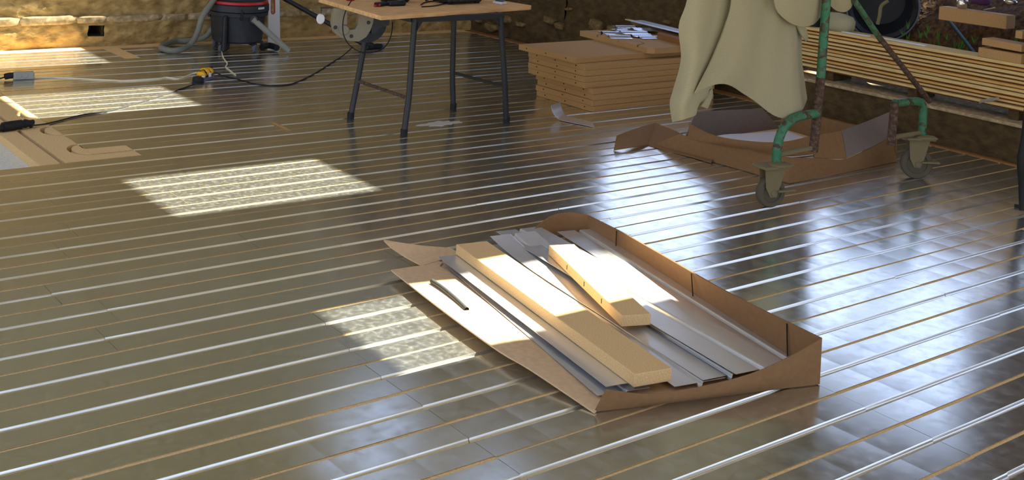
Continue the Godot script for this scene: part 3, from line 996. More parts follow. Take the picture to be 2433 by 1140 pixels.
# ---------------------------------------------------------------- work table with tools
func build_table() -> void:
	var t := thing("folding_table", "black folding steel table with a plywood top, standing on the metal floor", "table", Vector3.ZERO)
	var top := PackedVector2Array([Vector2(3.67, -5.90), Vector2(4.93, -6.10), Vector2(4.97, -6.13), Vector2(4.88, -6.72), Vector2(3.72, -6.74)])
	var st := begin()
	prism(st, top, 0.716, 0.741)
	put("tabletop", done(st), M.plywood, t)
	st = begin()
	for e in [[Vector3(3.95, 0.70, -6.0), Vector3(4.63, 0.70, -5.99)], [Vector3(3.95, 0.70, -6.5), Vector3(4.63, 0.70, -6.5)], [Vector3(3.95, 0.70, -6.0), Vector3(3.95, 0.70, -6.5)], [Vector3(4.63, 0.70, -5.99), Vector3(4.63, 0.70, -6.5)]]:
		bar(st, e[0], e[1], 0.03, 0.036)
	put("frame", done(st), M.black_steel, t)
	var legs := [
		[Vector3(3.97, 0.70, -6.0), Vector3(3.952, 0.244, -5.99), Vector3(3.923, 0.012, -5.977)],
		[Vector3(4.61, 0.70, -5.99), Vector3(4.681, 0.285, -6), Vector3(4.727, 0.012, -6.016)],
		[Vector3(3.965, 0.69, -6.5), Vector3(3.91, 0.256, -6.52), Vector3(3.863, 0.012, -6.508)],
		[Vector3(4.61, 0.69, -6.5), Vector3(4.627, 0.229, -6.5), Vector3(4.646, 0.012, -6.497)],
	]
	for l in legs:
		st = begin()
		tube(st, smooth([l[0], (l[0] + l[1]) * 0.5, l[1], (l[1] + l[2]) * 0.5, l[2]], 4), 0.019, 10)
		var leg := put("leg", done(st), M.black_steel, t)
		st = begin()
		tube(st, pipe(l[2] + Vector3(0, 0.03, 0), l[2] - Vector3(0, 0.012, 0)), 0.0225, 10)
		put("foot", done(st), M.black_rubber, leg)
	st = begin()
	bar(st, Vector3(3.905, 0.238, -6.52), Vector3(3.935, 0.228, -5.99), 0.012, 0.02)
	put("stretcher", done(st), M.rust, t)
	st = begin()
	bar(st, Vector3(4.625, 0.252, -6.5), Vector3(4.684, 0.242, -6), 0.012, 0.02)
	put("stretcher", done(st), M.black_steel, t)
	for s in [[Vector3(3.985, 0.69, -6.0), Vector3(4.02, 0.69, -6.0), Vector3(3.98, 0.63, -6.0)], [Vector3(4.595, 0.69, -5.99), Vector3(4.56, 0.69, -5.99), Vector3(4.60, 0.63, -5.99)]]:
		st = begin()
		plate_shape(st, Transform3D(Basis(), Vector3(0, 0, -5.985)), PackedVector2Array([Vector2(s[0].x, s[0].y), Vector2(s[1].x, s[1].y), Vector2(s[2].x, s[2].y)]), 0.006)
		put("gusset", done(st), M.black_steel, t)

	# circular saw hung upside down under the left end of the top
	var saw := thing("circular_saw", "grey circular saw bolted upside down under the left end of the tabletop", "saw", Vector3(3.80, 0.60, -6.42), -0.25)
	var body := PackedVector2Array()
	for q in [Vector2(-0.14, 0.115), Vector2(-0.145, 0.02), Vector2(-0.13, -0.03), Vector2(-0.09, -0.062), Vector2(-0.03, -0.085), Vector2(0.03, -0.088), Vector2(0.075, -0.06), Vector2(0.10, -0.02), Vector2(0.115, 0.03), Vector2(0.12, 0.115), Vector2(0.02, 0.115), Vector2(0.018, 0.02), Vector2(0.0, -0.012), Vector2(-0.03, -0.015), Vector2(-0.052, 0.01), Vector2(-0.055, 0.115)]:
		body.append(q)
	st = begin()
	plate_shape(st, Transform3D(), body, 0.05)
	put("housing", done(st), M.saw_metal, saw)
	st = begin()
	lathe(st, Transform3D(Basis(Vector3.RIGHT, PI / 2), Vector3(-0.07, -0.015, 0.03)), [Vector2(0.0, 0.012), Vector2(0.028, 0.012), Vector2(0.034, 0.0), Vector2(0.036, -0.02)], 16)
	put("motor_cap", done(st), M.saw_metal, saw)
	st = begin()
	var fan := PackedVector2Array([Vector2(0.07, 0.11)])
	for k in 9:
		var a := lerpf(-0.2, -2.0, k / 8.0)
		fan.append(Vector2(0.09 + 0.125 * cos(a), 0.02 + 0.125 * sin(a)))
	fan.append(Vector2(0.06, -0.03))
	plate_shape(st, Transform3D(Basis(), Vector3(0.01, 0, -0.05)), fan, 0.03)
	put("blade_guard", done(st), M.dusty_plastic, saw)
	st = begin()
	plate_shape(st, Transform3D(Basis(), Vector3(0, 0, -0.01)), PackedVector2Array([Vector2(0.108, 0.06), Vector2(0.225, 0.06), Vector2(0.225, 0.012), Vector2(0.17, 0.0), Vector2(0.14, -0.04), Vector2(0.11, -0.04)]), 0.05)
	put("base_shoe", done(st), M.black_steel, saw)
	for q in [Vector3(-0.125, 0.0, 0.027), Vector3(0.085, 0.03, 0.027), Vector3(-0.02, -0.055, 0.027)]:
		st = begin()
		lathe(st, Transform3D(Basis(Vector3.RIGHT, PI / 2), q), [Vector2(0.0, 0.006), Vector2(0.01, 0.005), Vector2(0.012, 0.0)], 10)
		put("screw", done(st), M.black_steel, saw)
	st = begin()
	lathe(st, Transform3D(Basis(Vector3.RIGHT, PI / 2), Vector3(-0.205, 0.045, -0.03)) * Transform3D(Basis(Vector3.UP, 0), Vector3.ZERO), [Vector2(0.0, 0.012), Vector2(0.022, 0.010), Vector2(0.026, 0.0), Vector2(0.022, -0.02), Vector2(0, -0.02)], 16, 1.3)
	put("side_knob", done(st), M.white_plastic, saw)
	st = begin()
	bar(st, Vector3(-0.21, 0.115, -0.02), Vector3(-0.13, 0.115, -0.02), 0.03, 0.006)
	bar(st, Vector3(-0.205, 0.045, -0.03), Vector3(-0.205, 0.115, -0.025), 0.005, 0.005)
	put("knob_arm", done(st), M.black_steel, saw)

	st = begin()
	tube(st, smooth([Vector3(3.746, 0.786, -6.36), Vector3(3.703, 0.715, -6.36), Vector3(3.686, 0.643, -6.36), Vector3(3.693, 0.57, -6.36), Vector3(3.726, 0.512, -6.36), Vector3(3.785, 0.467, -6.36), Vector3(3.868, 0.442, -6.36), Vector3(3.959, 0.454, -6.36), Vector3(4.012, 0.491, -6.36), Vector3(4.039, 0.556, -6.36), Vector3(4.056, 0.628, -6.38)], 5), 0.0035, 6)
	tag(put("saw_cable", done(st), M.black_rubber), "thin dark cable hanging in a loop below the saw", "cable")

	# the wand of the vacuum cleaner leans behind the table
	t = thing("vacuum_wand", "straight black vacuum wand leaning down behind the table, nozzle on the floor", "vacuum tube", Vector3.ZERO)
	st = begin()
	var tip := Vector3(5.389, 0.045, -8.897)
	var high := Vector3(4.838, 0.409, -9.5)
	tube(st, pipe(high, tip, 12), 0.021, 12, true, 0.0008)
	put("tube", done(st), M.black_plastic, t)
	st = begin()
	tube(st, smooth([tip + (high - tip).normalized() * 0.12, tip, tip + Vector3(0.06, -0.02, 0.02)], 5), 0.03, 12)
	put("elbow", done(st), M.black_plastic, t)
	st = begin()
	var n0 := tip + Vector3(0.04, 0, 0)
	box(st, at(Vector3(n0.x + 0.03, 0.019, n0.z), 0.25), Vector3(0.2, 0.036, 0.08), 0.012)
	put("nozzle", done(st), M.black_plastic, t)
	st = begin()
	box(st, at(Vector3(n0.x + 0.135, 0.018, n0.z - 0.025), 0.25), Vector3(0.03, 0.03, 0.07), 0.008)
	put("nozzle_cap", done(st), M.blue_plastic, t)

	# tools on the top; the photograph cuts them off
	t = thing("tool_case", "black plastic machine case on the right half of the plywood tabletop", "tool case", Vector3(4.53, 0.741, -6.36), 0.12)
	st = begin()
	box(st, at(Vector3(0, 0.055, 0)), Vector3(0.30, 0.09, 0.18), 0.012)
	put("shell", done(st), M.black_plastic, t)
	for x in [-0.11, -0.055, 0.0, 0.055, 0.11]:
		st = begin()
		box(st, at(Vector3(x, 0.05, 0.091)), Vector3(0.012, 0.06, 0.006), 0.002)
		put("rib", done(st), M.black_steel, t)
	for x in [-0.12, 0.12]:
		st = begin()
		box(st, at(Vector3(x, 0.006, 0.06)), Vector3(0.03, 0.012, 0.03), 0.003)
		put("foot", done(st), M.black_rubber, t)
	t = thing("plane_tool", "small white and blue tool at the right end of the tabletop", "tool", Vector3(4.795, 0.741, -6.247), 0.2)
	st = begin()
	box(st, at(Vector3(0, 0.008, 0)), Vector3(0.055, 0.016, 0.08), 0.004)
	put("sole", done(st), M.white_plastic, t)
	st = begin()
	box(st, at(Vector3(0, 0.04, 0)), Vector3(0.05, 0.05, 0.07), 0.012)
	put("body", done(st), M.grey_plastic, t)
	t = thing("hand_tool", "flat black hand tool lying near the front edge of the tabletop", "tool", Vector3(4.003, 0.741, -6.297), 0.08)
	st = begin()
	box(st, at(Vector3(0.02, 0.016, 0)), Vector3(0.13, 0.03, 0.05), 0.01)
	put("body", done(st), M.black_plastic, t)
	st = begin()
	box(st, at(Vector3(-0.09, 0.014, -0.01), 0.2), Vector3(0.10, 0.022, 0.035), 0.008)
	put("grip", done(st), M.black_rubber, t)
	st = begin()
	lathe(st, at(Vector3(0.05, 0.03, 0)), [Vector2(0.024, 0.0), Vector2(0.022, 0.012), Vector2(0.0, 0.014)], 14)
	put("dial", done(st), M.black_steel, t)
	t = thing("drill_case", "dark lumpy power tool standing behind the flat hand tool", "tool", Vector3(4.12, 0.741, -6.47), -0.2)
	st = begin()
	box(st, at(Vector3(0, 0.05, 0)), Vector3(0.22, 0.1, 0.10), 0.03)
	put("body", done(st), M.black_plastic, t)
	st = begin()
	tube(st, smooth([Vector3(0.1, 0.06, 0), Vector3(0.16, 0.055, 0.02), Vector3(0.2, 0.03, 0.03), Vector3(0.21, 0.014, 0.03)], 5), 0.012, 8)
	put("snout", done(st), M.black_steel, t)
	st = begin()
	box(st, at(Vector3(-0.05, 0.06, 0.052)), Vector3(0.06, 0.03, 0.006), 0.002)
	put("switch_plate", done(st), M.dark_green_steel, t)
	for q in [[Vector3(3.875, 0.741, -6.282), 0.35, "small red plastic clamp near the left front corner of the tabletop"], [Vector3(3.857, 0.741, -6.579), -0.3, "red handle at the left end of the tabletop, beside the cable"]]:
		t = thing("clamp", q[2], "clamp", q[0], q[1], "red clamps on the tabletop")
		st = begin()
		box(st, at(Vector3(0, 0.008, 0)), Vector3(0.055, 0.014, 0.016), 0.005)
		put("jaw", done(st), M.red_plastic, t)
		st = begin()
		box(st, at(Vector3(0.012, 0.012, 0.012), 0.5), Vector3(0.05, 0.012, 0.012), 0.004)
		put("lever", done(st), M.red_plastic, t)
	st = begin()
	tube(st, smooth([Vector3(4.141, 0.746, -6.188), Vector3(4.244, 0.746, -6.209), Vector3(4.376, 0.746, -6.289), Vector3(4.467, 0.746, -6.403), Vector3(4.416, 0.746, -6.435), Vector3(4.307, 0.746, -6.39), Vector3(4.197, 0.746, -6.282)], 5), 0.004, 6)
	tag(put("tool_cable", done(st), M.black_rubber), "coil of thin black cable lying flat on the tabletop", "cable")


# ---------------------------------------------------------------- shop vacuum and the panel beside it
func build_vacuum() -> void:
	var t := thing("shop_vacuum", "large dark shop vacuum with red top ring, standing by the earth wall", "vacuum cleaner", Vector3(4.34, 0, -9.22))
	var st := begin()
	lathe(st, at(Vector3.ZERO), [Vector2(0.0, 0.07), Vector2(0.19, 0.07), Vector2(0.205, 0.085), Vector2(0.228, 0.29), Vector2(0.245, 0.295), Vector2(0.247, 0.325), Vector2(0.238, 0.33)], 36)
	put("tank", done(st), M.dusty_plastic, t)
	st = begin()
	lathe(st, at(Vector3.ZERO), [Vector2(0.238, 0.33), Vector2(0.252, 0.335), Vector2(0.25, 0.385), Vector2(0.236, 0.392)], 36)
	var head := put("head_ring", done(st), M.dusty_plastic, t)
	st = begin()
	lathe(st, at(Vector3.ZERO), [Vector2(0.236, 0.390), Vector2(0.246, 0.396), Vector2(0.240, 0.414), Vector2(0.226, 0.416)], 36)
	put("red_ring", done(st), M.red_plastic, t)
	st = begin()
	lathe(st, at(Vector3.ZERO), [Vector2(0.226, 0.416), Vector2(0.21, 0.43), Vector2(0.19, 0.50), Vector2(0.12, 0.55), Vector2(0.0, 0.56)], 36)
	put("motor_head", done(st), M.black_plastic, t)
	# a row of light raised marks, too blurred in the photograph to read
	for k in 5:
		st = begin()
		var a := 1.30 - k * 0.058
		box(st, Transform3D(Basis(Vector3.UP, PI / 2 - a), Vector3(cos(a) * 0.2525, 0.368, sin(a) * 0.2525)), Vector3(0.0125, 0.017, 0.003), 0.001)
		put("badge", done(st), M.white_plastic, head)
	for a in [1.9, -0.2, 3.4]:
		st = begin()
		bar(st, Vector3(cos(a) * 0.235, 0.27, sin(a) * 0.235), Vector3(cos(a) * 0.25, 0.36, sin(a) * 0.25), 0.035, 0.012, 0.003)
		put("latch", done(st), M.black_plastic, t)
	st = begin()
	box(st, at(Vector3(-0.16, 0.16, 0.13), 0.9), Vector3(0.14, 0.30, 0.04), 0.015)
	put("drain_shield", done(st), M.black_plastic, t)
	for a in [0.4, 1.25, 2.6, 4.2]:
		st = begin()
		bar(st, Vector3(cos(a) * 0.14, 0.075, sin(a) * 0.14), Vector3(cos(a) * 0.215, 0.06, sin(a) * 0.215), 0.05, 0.02, 0.004)
		put("chassis_arm", done(st), M.black_plastic, t)
	for a in [0.4, 1.25, 2.6, 4.2]:
		st = begin()
		lathe(st, Transform3D(Basis(Vector3.UP, 0.5) * Basis(Vector3.RIGHT, PI / 2), Vector3(cos(a) * 0.215, 0.032, sin(a) * 0.215)), [Vector2(0, 0.014), Vector2(0.024, 0.014), Vector2(0.032, 0.006), Vector2(0.032, -0.006), Vector2(0.024, -0.014), Vector2(0, -0.014)], 16)
		var w := put("castor", done(st), M.grey_plastic, t)
		st = begin()
		bar(st, Vector3(cos(a) * 0.215, 0.032, sin(a) * 0.215), Vector3(cos(a) * 0.205, 0.066, sin(a) * 0.205), 0.034, 0.012, 0.003)
		put("fork", done(st), M.black_plastic, w)
	st = begin()
	tube(st, pipe(Vector3(0.10, 0.27, 0.18), Vector3(4.358, 0.279, -8.96) - t.position), 0.034, 14)
	put("inlet", done(st), M.black_plastic, t)
	st = begin()
	tube(st, pipe(Vector3(4.355, 0.285, -8.97) - t.position, Vector3(4.637, 0.026, -8.854) - t.position, 12), 0.024, 12)
	put("inlet_pipe", done(st), M.wand, t)
	st = begin()
	tube(st, smooth([Vector3(-0.2, 0.50, 0.02), Vector3(-0.235, 0.44, 0.05), Vector3(3.983, 0.294, -9.12) - t.position, Vector3(3.963, 0.17, -9.15) - t.position, Vector3(3.945, 0.05, -9.247) - t.position, Vector3(3.807, 0.028, -9.143) - t.position, Vector3(3.723, 0.028, -9.169) - t.position, Vector3(3.733, 0.03, -9.329) - t.position, Vector3(3.93, 0.03, -9.56) - t.position, Vector3(4.05, 0.03, -9.56) - t.position, Vector3(4.2, 0.06, -9.54) - t.position, Vector3(4.3, 0.2, -9.52) - t.position], 9), 0.0235, 12, true, 0.0012)
	put("hose", done(st), M.hose, t)
	st = begin()
	tube(st, smooth([Vector3(4.498, 0.03, -9.074) - t.position, Vector3(4.584, 0.035, -9.108) - t.position, Vector3(4.599, 0.03, -8.998) - t.position], 6), 0.026, 12)
	put("floor_elbow", done(st), M.black_plastic, t)

	# white slotted panel leaning on the wall
	t = thing("slotted_panel", "narrow white panel with red-edged rounded slot, leaning on the wall beside the vacuum", "panel", Vector3(4.78, 0, -9.278), 0.0)
	t.position.z = -9.42
	t.rotation.x = -0.12
	st = begin()
	var poly := PackedVector2Array([Vector2(-0.058, 0.0), Vector2(0.058, 0.0), Vector2(0.052, 0.62), Vector2(0.013, 0.62)])
	for k in 9:
		var a := -PI * k / 8.0
		poly.append(Vector2(-0.009 + 0.022 * cos(a), 0.27 + 0.022 * sin(a)))
	poly.append(Vector2(-0.031, 0.62))
	poly.append(Vector2(-0.047, 0.62))
	plate_shape(st, Transform3D(), poly, 0.02)
	put("board", done(st), M.white_plastic, t)
	st = begin()
	var rail := [Vector3(0.010, 0.62, 0.004)]
	for k in 9:
		var a := -PI * k / 8.0
		rail.append(Vector3(-0.009 + 0.019 * cos(a), 0.27 + 0.019 * sin(a), 0.004))
	rail.append(Vector3(-0.028, 0.62, 0.004))
	tube(st, PackedVector3Array(rail), 0.0055, 8)
	put("slot_liner", done(st), M.red_plastic, t)


# ---------------------------------------------------------------- small things on the floor at the left
func build_small_tools() -> void:
	var t := thing("power_tool", "small yellow and black power tool lying on the metal floor, cords trailing", "power tool", Vector3(3.526, 0, -8), 0.0)
	t.rotation.y = 0.62
	var st := begin()
	prism(st, PackedVector2Array([Vector2(-0.10, -0.022), Vector2(-0.085, -0.034), Vector2(0.10, -0.026), Vector2(0.115, 0.0), Vector2(0.10, 0.026), Vector2(-0.085, 0.034), Vector2(-0.10, 0.022)]), 0.004, 0.03)
	put("base", done(st), M.grey_plastic, t)
	st = begin()
	lathe(st, at(Vector3(-0.075, 0.0, 0.0)), [Vector2(0.038, 0.002), Vector2(0.042, 0.02), Vector2(0.036, 0.04), Vector2(0.0, 0.044)], 16)
	put("front_knob", done(st), M.black_rubber, t)
	for q in [[-0.035, 0.052, 0.026], [0.012, 0.064, 0.034], [0.062, 0.062, 0.03]]:
		st = begin()
		lump(st, at(Vector3(q[0], q[1], 0)), Vector3(q[2] * 1.7, q[2] * 1.6, 0.07), 7, 0.8)
		put("shell", done(st), M.yellow_plastic, t)
	for x in [-0.013, 0.038]:
		st = begin()
		lathe(st, Transform3D(Basis(Vector3.FORWARD, PI / 2), Vector3(x, 0.054, 0)), [Vector2(0.028, -0.012), Vector2(0.03, 0.0), Vector2(0.028, 0.012)], 14)
		put("band", done(st), M.black_rubber, t)
	st = begin()
	box(st, at(Vector3(0.02, 0.044, 0.036)), Vector3(0.032, 0.03, 0.006), 0.003)
	put("label_plate", done(st), M.white_plastic, t)
	st = begin()
	box(st, at(Vector3(-0.055, 0.04, 0.03)), Vector3(0.034, 0.014, 0.012), 0.003)
	put("label_plate", done(st), M.white_plastic, t)
	st = begin()
	tube(st, smooth([Vector3(0.08, 0.075, 0), Vector3(0.10, 0.082, 0), Vector3(0.13, 0.07, -0.02), Vector3(0.16, 0.03, -0.05)], 5), 0.009, 8)
	put("strain_relief", done(st), M.black_rubber, t)

	st = begin()
	tube(st, smooth([Vector3(3.695, 0.02, -8.25), Vector3(3.723, 0.005, -8.11), Vector3(3.766, 0.005, -7.954), Vector3(3.801, 0.005, -7.752), Vector3(3.898, 0.005, -7.65), Vector3(4.031, 0.005, -7.651), Vector3(4.268, 0.005, -7.844), Vector3(4.543, 0.005, -8.121), Vector3(4.77, 0.005, -8.364), Vector3(5, 0.01, -8.598), Vector3(5.14, 0.06, -8.686)], 6), 0.0045, 6)
	tag(put("floor_cable", done(st), M.black_rubber), "black cable curving over the floor from the yellow tool to the table", "cable")
	st = begin()
	tube(st, smooth([Vector3(2.482, 0.006, -8.444), Vector3(2.609, 0.004, -8.443), Vector3(2.763, 0.004, -8.338), Vector3(2.904, 0.004, -8.236), Vector3(3.056, 0.004, -8.148), Vector3(3.238, 0.004, -8.15), Vector3(3.324, 0.004, -8.187), Vector3(3.388, 0.004, -8.113), Vector3(3.536, 0.006, -8.242), Vector3(3.569, 0.02, -8.221)], 6), 0.0055, 6)
	tag(put("pale_cable", done(st), M.cream_cable), "pale thin cable from the socket block to the yellow tool", "cable")
	st = begin()
	tube(st, smooth([Vector3(4.206, 0.16, -9.23), Vector3(4.182, 0.03, -9.17), Vector3(4.059, 0.006, -8.86), Vector3(3.972, 0.005, -8.589), Vector3(3.899, 0.005, -8.457), Vector3(3.866, 0.005, -8.316), Vector3(3.822, 0.005, -8.111)], 6), 0.004, 6)
	tag(put("vacuum_cable", done(st), M.cream_cable), "thin grey cable hanging from the vacuum down onto the floor", "cable")

	t = thing("socket_block", "grey multiple socket block on the floor, dark plug in its left end", "power strip", Vector3(2.402, 0, -8.457), 0.0)
	t.rotation.y = -0.12
	st = begin()
	box(st, at(Vector3(0.015, 0.028, 0)), Vector3(0.135, 0.052, 0.05), 0.006)
	put("body", done(st), M.socket_grey, t)
	for x in [-0.018, 0.024]:
		st = begin()
		lathe(st, Transform3D(Basis(Vector3.RIGHT, PI / 2), Vector3(x, 0.03, 0.0252)), [Vector2(0.0, -0.004), Vector2(0.015, -0.004), Vector2(0.017, 0.001)], 14)
		put("socket", done(st), M.black_rubber, t)
	st = begin()
	tube(st, smooth([Vector3(-0.05, 0.03, 0), Vector3(-0.075, 0.03, 0), Vector3(-0.105, 0.025, 0.005)], 3), 0.021, 10)
	put("plug", done(st), M.black_rubber, t)
	st = begin()
	tube(st, smooth([Vector3(-0.10, 0.025, 0.005), Vector3(-0.16, 0.012, 0.01), Vector3(-0.30, 0.008, -0.03)], 5), 0.005, 6)
	put("cord", done(st), M.black_rubber, t)

	t = thing("cable_coupling", "chunky black cable coupling lying on the grooved end board", "plug", Vector3(1.962, 0, -6.982), 0.0)
	t.rotation.y = 0.22
	st = begin()
	tube(st, PackedVector3Array([Vector3(-0.10, 0.02, 0), Vector3(-0.075, 0.024, 0)]), 0.019, 10)
	tube(st, PackedVector3Array([Vector3(-0.075, 0.026, 0), Vector3(-0.03, 0.028, 0), Vector3(0.035, 0.028, 0)]), 0.028, 12)
	put("housing", done(st), M.black_rubber, t)
	st = begin()
	tube(st, PackedVector3Array([Vector3(0.035, 0.026, 0), Vector3(0.06, 0.03, 0), Vector3(0.085, 0.028, 0), Vector3(0.10, 0.022, 0)]), 0.022, 10, true, 0.004)
	put("grip", done(st), M.black_rubber, t)
	st = begin()
	tube(st, smooth([Vector3(2.034, 0.018, -6.98), Vector3(2.151, 0.007, -7.043), Vector3(2.285, 0.006, -7.126), Vector3(2.423, 0.006, -7.208), Vector3(2.547, 0.006, -7.236), Vector3(2.732, 0.006, -7.35), Vector3(2.937, 0.006, -7.495), Vector3(3.166, 0.006, -7.677), Vector3(3.324, 0.006, -7.808), Vector3(3.386, 0.015, -7.833)], 5), 0.0045, 6)
	tag(put("coupling_cable", done(st), M.black_rubber), "black cable crossing the sunlit patch from the coupling", "cable")

	# bits on the floor
	var o := put("wood_sliver", null, M.fibre_board)
	st = begin()
	bar(st, Vector3(3.363, 0.004, -6.586), Vector3(3.362, 0.004, -6.364), 0.022, 0.006, 0.001)
	o.mesh = done(st).commit()
	tag(o, "thin tan sliver of board on the floor left of the table", "offcut")
	st = begin()
	var low := []
	var high := []
	for q in [[0.0, 0.002], [0.12, 0.003], [0.24, 0.004], [0.30, 0.012], [0.345, 0.05], [0.36, 0.09]]:
		low.append(Vector3(5.178, 0.003, -5.671).lerp(Vector3(5.084, 0.003, -5.966), q[0] / 0.33) + Vector3(0, q[1], 0))
		high.append(Vector3(5.262, 0.003, -5.782).lerp(Vector3(5.208, 0.003, -6.026), q[0] / 0.33) + Vector3(0, q[1] + 0.004, 0))
	panel(st, low, high, 0.0012, 2)
	tag(put("curled_offcut", done(st), M.clean_aluminium), "curled aluminium offcut on the floor in front of the board stack", "offcut")
	st = begin()
	var blot := PackedVector2Array()
	var mid := Vector3(4.314, 0, -6.168)
	for k in 22:
		var a := TAU * k / 22.0
		var r := 1.0 + 0.35 * sin(k * 2.3) * cos(k * 1.1)
		blot.append(Vector2(mid.x + cos(a) * 0.15 * r, mid.z + sin(a) * 0.05 * r))
	prism(st, blot, 0.0005, 0.003)
	o = put("saw_dust", done(st), M.dust_powder)
	tag(o, "pale heap of dust spread thin on the floor under the table", "dust")
	o.set_meta("kind", "stuff")


# ---------------------------------------------------------------- stack of boards with cut plates on it
func build_stack() -> void:
	var h := 0.0405
	# [left x, near z, label]
	var xs := [5.50, 5.495, 5.50, 5.49, 5.44, 5.44, 5.445, 5.44, 5.405]
	var zs := [-6.045, -6.05, -6.045, -6.05, -6.085, -6.085, -6.09, -6.09, -6.155]
	var which := ["bottom board of the stack, resting on the metal floor", "second board from the bottom of the stack of tan fibre boards", "third board from the bottom of the stack of tan fibre boards", "fourth board from the bottom of the stack, its upper edge showing as a pale line", "fifth board from the bottom, in the middle of the fibre board stack", "fourth board from the top of the tan fibre board stack", "third board from the top of the tan fibre board stack", "second board from the top, its upper edge showing as a pale line", "topmost full tan fibre board of the stack, pale top showing"]
	for i in 9:
		var o := put("fibre_board", null, M.fibre_board)
		var st := begin()
		box(st, at(Vector3(0.6, h * 0.5, -0.31)), Vector3(1.2, h - 0.0012, 0.62), 0.0015)
		o.mesh = done(st).commit()
		o.position = Vector3(xs[i], 0.001 + i * h, zs[i])
		o.rotation.y = [0.0, 0.004, -0.003, 0.002, -0.004, 0.003, 0.0, 0.004, 0.012][i]
		tag(o, which[i], "board", "stacked fibre boards")
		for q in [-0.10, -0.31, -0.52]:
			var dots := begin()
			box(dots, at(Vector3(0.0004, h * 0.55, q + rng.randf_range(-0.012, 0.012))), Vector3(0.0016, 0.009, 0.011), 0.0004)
			put("groove_end", done(dots), M.recess_shade, o)  # dark tabs stand in for the shaded groove openings
	var y := 0.001 + 9 * h
	var o := put("corner_board", null, M.fibre_board)
	var st := begin()
	var outline := strip([Vector3(6.159, 0.405, -6.977), Vector3(6.08, 0.405, -6.208), Vector3(6.066, 0.405, -6.133), Vector3(6.11, 0.405, -6.1), Vector3(6.465, 0.405, -6.092), Vector3(7.1, 0.405, -6.655), Vector3(6.45, 0.405, -6.946)])
	var cuts := [Geometry2D.offset_polyline(strip([Vector3(5.962, 0.405, -6.741), Vector3(6.173, 0.405, -6.748), Vector3(6.284, 0.405, -6.852), Vector3(6.22, 0.405, -6.938)]), 0.006)[0], Geometry2D.offset_polyline(strip([Vector3(6.113, 0.405, -6.485), Vector3(6.235, 0.405, -6.387), Vector3(6.209, 0.405, -6.311), Vector3(6.049, 0.405, -6.237)]), 0.006)[0], Geometry2D.offset_polyline(strip([Vector3(6.415, 0.405, -6.483), Vector3(6.339, 0.405, -5.971)]), 0.006)[0]]
	var pieces := [outline]
	for cut in cuts:
		var next := []
		for p in pieces:
			next.append_array(Geometry2D.clip_polygons(p, cut))
		pieces = next
	for p in pieces:
		if Geometry2D.triangulate_polygon(p).size():
			prism(st, p, y + 0.024, y + h)
	prism(st, outline, y, y + 0.025)
	o.mesh = done(st).commit()
	tag(o, "grooved fibre board with one cut-off corner, on top of the stack under cut plates", "board", "stacked fibre boards")
	var y2 := y + h
	o = put("short_board", null, M.fibre_board_dark)
	st = begin()
	prism(st, strip([Vector3(6.489, 0.447, -6.462), Vector3(6.405, 0.447, -6.038), Vector3(6.896, 0.447, -6.419), Vector3(6.788, 0.447, -6.68)]), y2 + 0.0005, y2 + h)
	o.mesh = done(st).commit()
	tag(o, "short tan board lying on the corner board, carrying a long bright plate", "board")
	# the cut plates
	var spots := [
		[Vector3(6.327, 0.41, -6.784), 0.35, 0.11, 0.085, 0.000, "bright cut plate at the left end of the pile on the stack"],
		[Vector3(6.22, 0.41, -6.592), 0.15, 0.10, 0.08, 0.004, "bright cut plate at the front left of the pile on the stack"],
		[Vector3(6.516, 0.41, -6.824), 0.5, 0.12, 0.09, 0.010, "grey cut plate in the middle of the pile on the stack"],
		[Vector3(6.433, 0.41, -6.664), 0.45, 0.14, 0.085, 0.017, "bright cut plate bridging the middle of the pile on the stack"],
		[Vector3(6.619, 0.41, -6.75), 0.55, 0.13, 0.10, 0.024, "bright cut plate on the right of the pile, uppermost"],
		[Vector3(6.426, 0.41, -6.577), 0.6, 0.11, 0.07, 0.008, "cut plate under the right end of the pile on the stack"],
		[Vector3(6.449, 0.41, -6.505), 0.55, 0.12, 0.06, 0.002, "lowest cut plate sticking out right from the pile on the stack"],
		[Vector3(6.658, 0.41, -6.999), 0.3, 0.10, 0.07, 0.006, "small bright cut plate at the back of the pile on the stack"],
	]
	for s in spots:
		o = put("cut_plate", null, M.clean_aluminium)
		st = begin()
		var rows := []
		for i in 7:
			var line := PackedVector3Array()
			for q in [[-0.5, 0.0], [-0.13, 0.0], [-0.09, 0.012], [0.0, 0.016], [0.09, 0.012], [0.13, 0.0], [0.5, 0.002]]:
				line.append(Vector3(q[0] * s[3] * 1.95, q[1] * 0.8, (i / 6.0 - 0.5) * s[2] * 1.7))
			rows.append(line)
		sheet(st, rows, 0.0014)
		o.mesh = done(st).commit()
		o.position = Vector3(s[0].x, y2 + 0.001 + s[4], s[0].z)
		o.rotation = Vector3(rng.randf_range(-0.03, 0.03), s[1] + 0.9, rng.randf_range(-0.04, 0.04))
		tag(o, s[5], "metal plate", "cut plates on the board stack")
	loose_plate("long_plate", "long bright plate on the short board, behind the pile of cut plates", Vector3(6.62, 0.47, -6.246), Vector3(6.73, 0.47, -6.967), 0.15, 0.0, "long plates on the board stack")
	o = put("wood_batten", null, M.timber)
	st = begin()
	bar(st, Vector3(6.799, 0.452, -7.133), Vector3(6.761, 0.452, -6.747), 0.04, 0.008)
	o.mesh = done(st).commit()
	tag(o, "thin pale batten under the far end of the long plate", "batten")


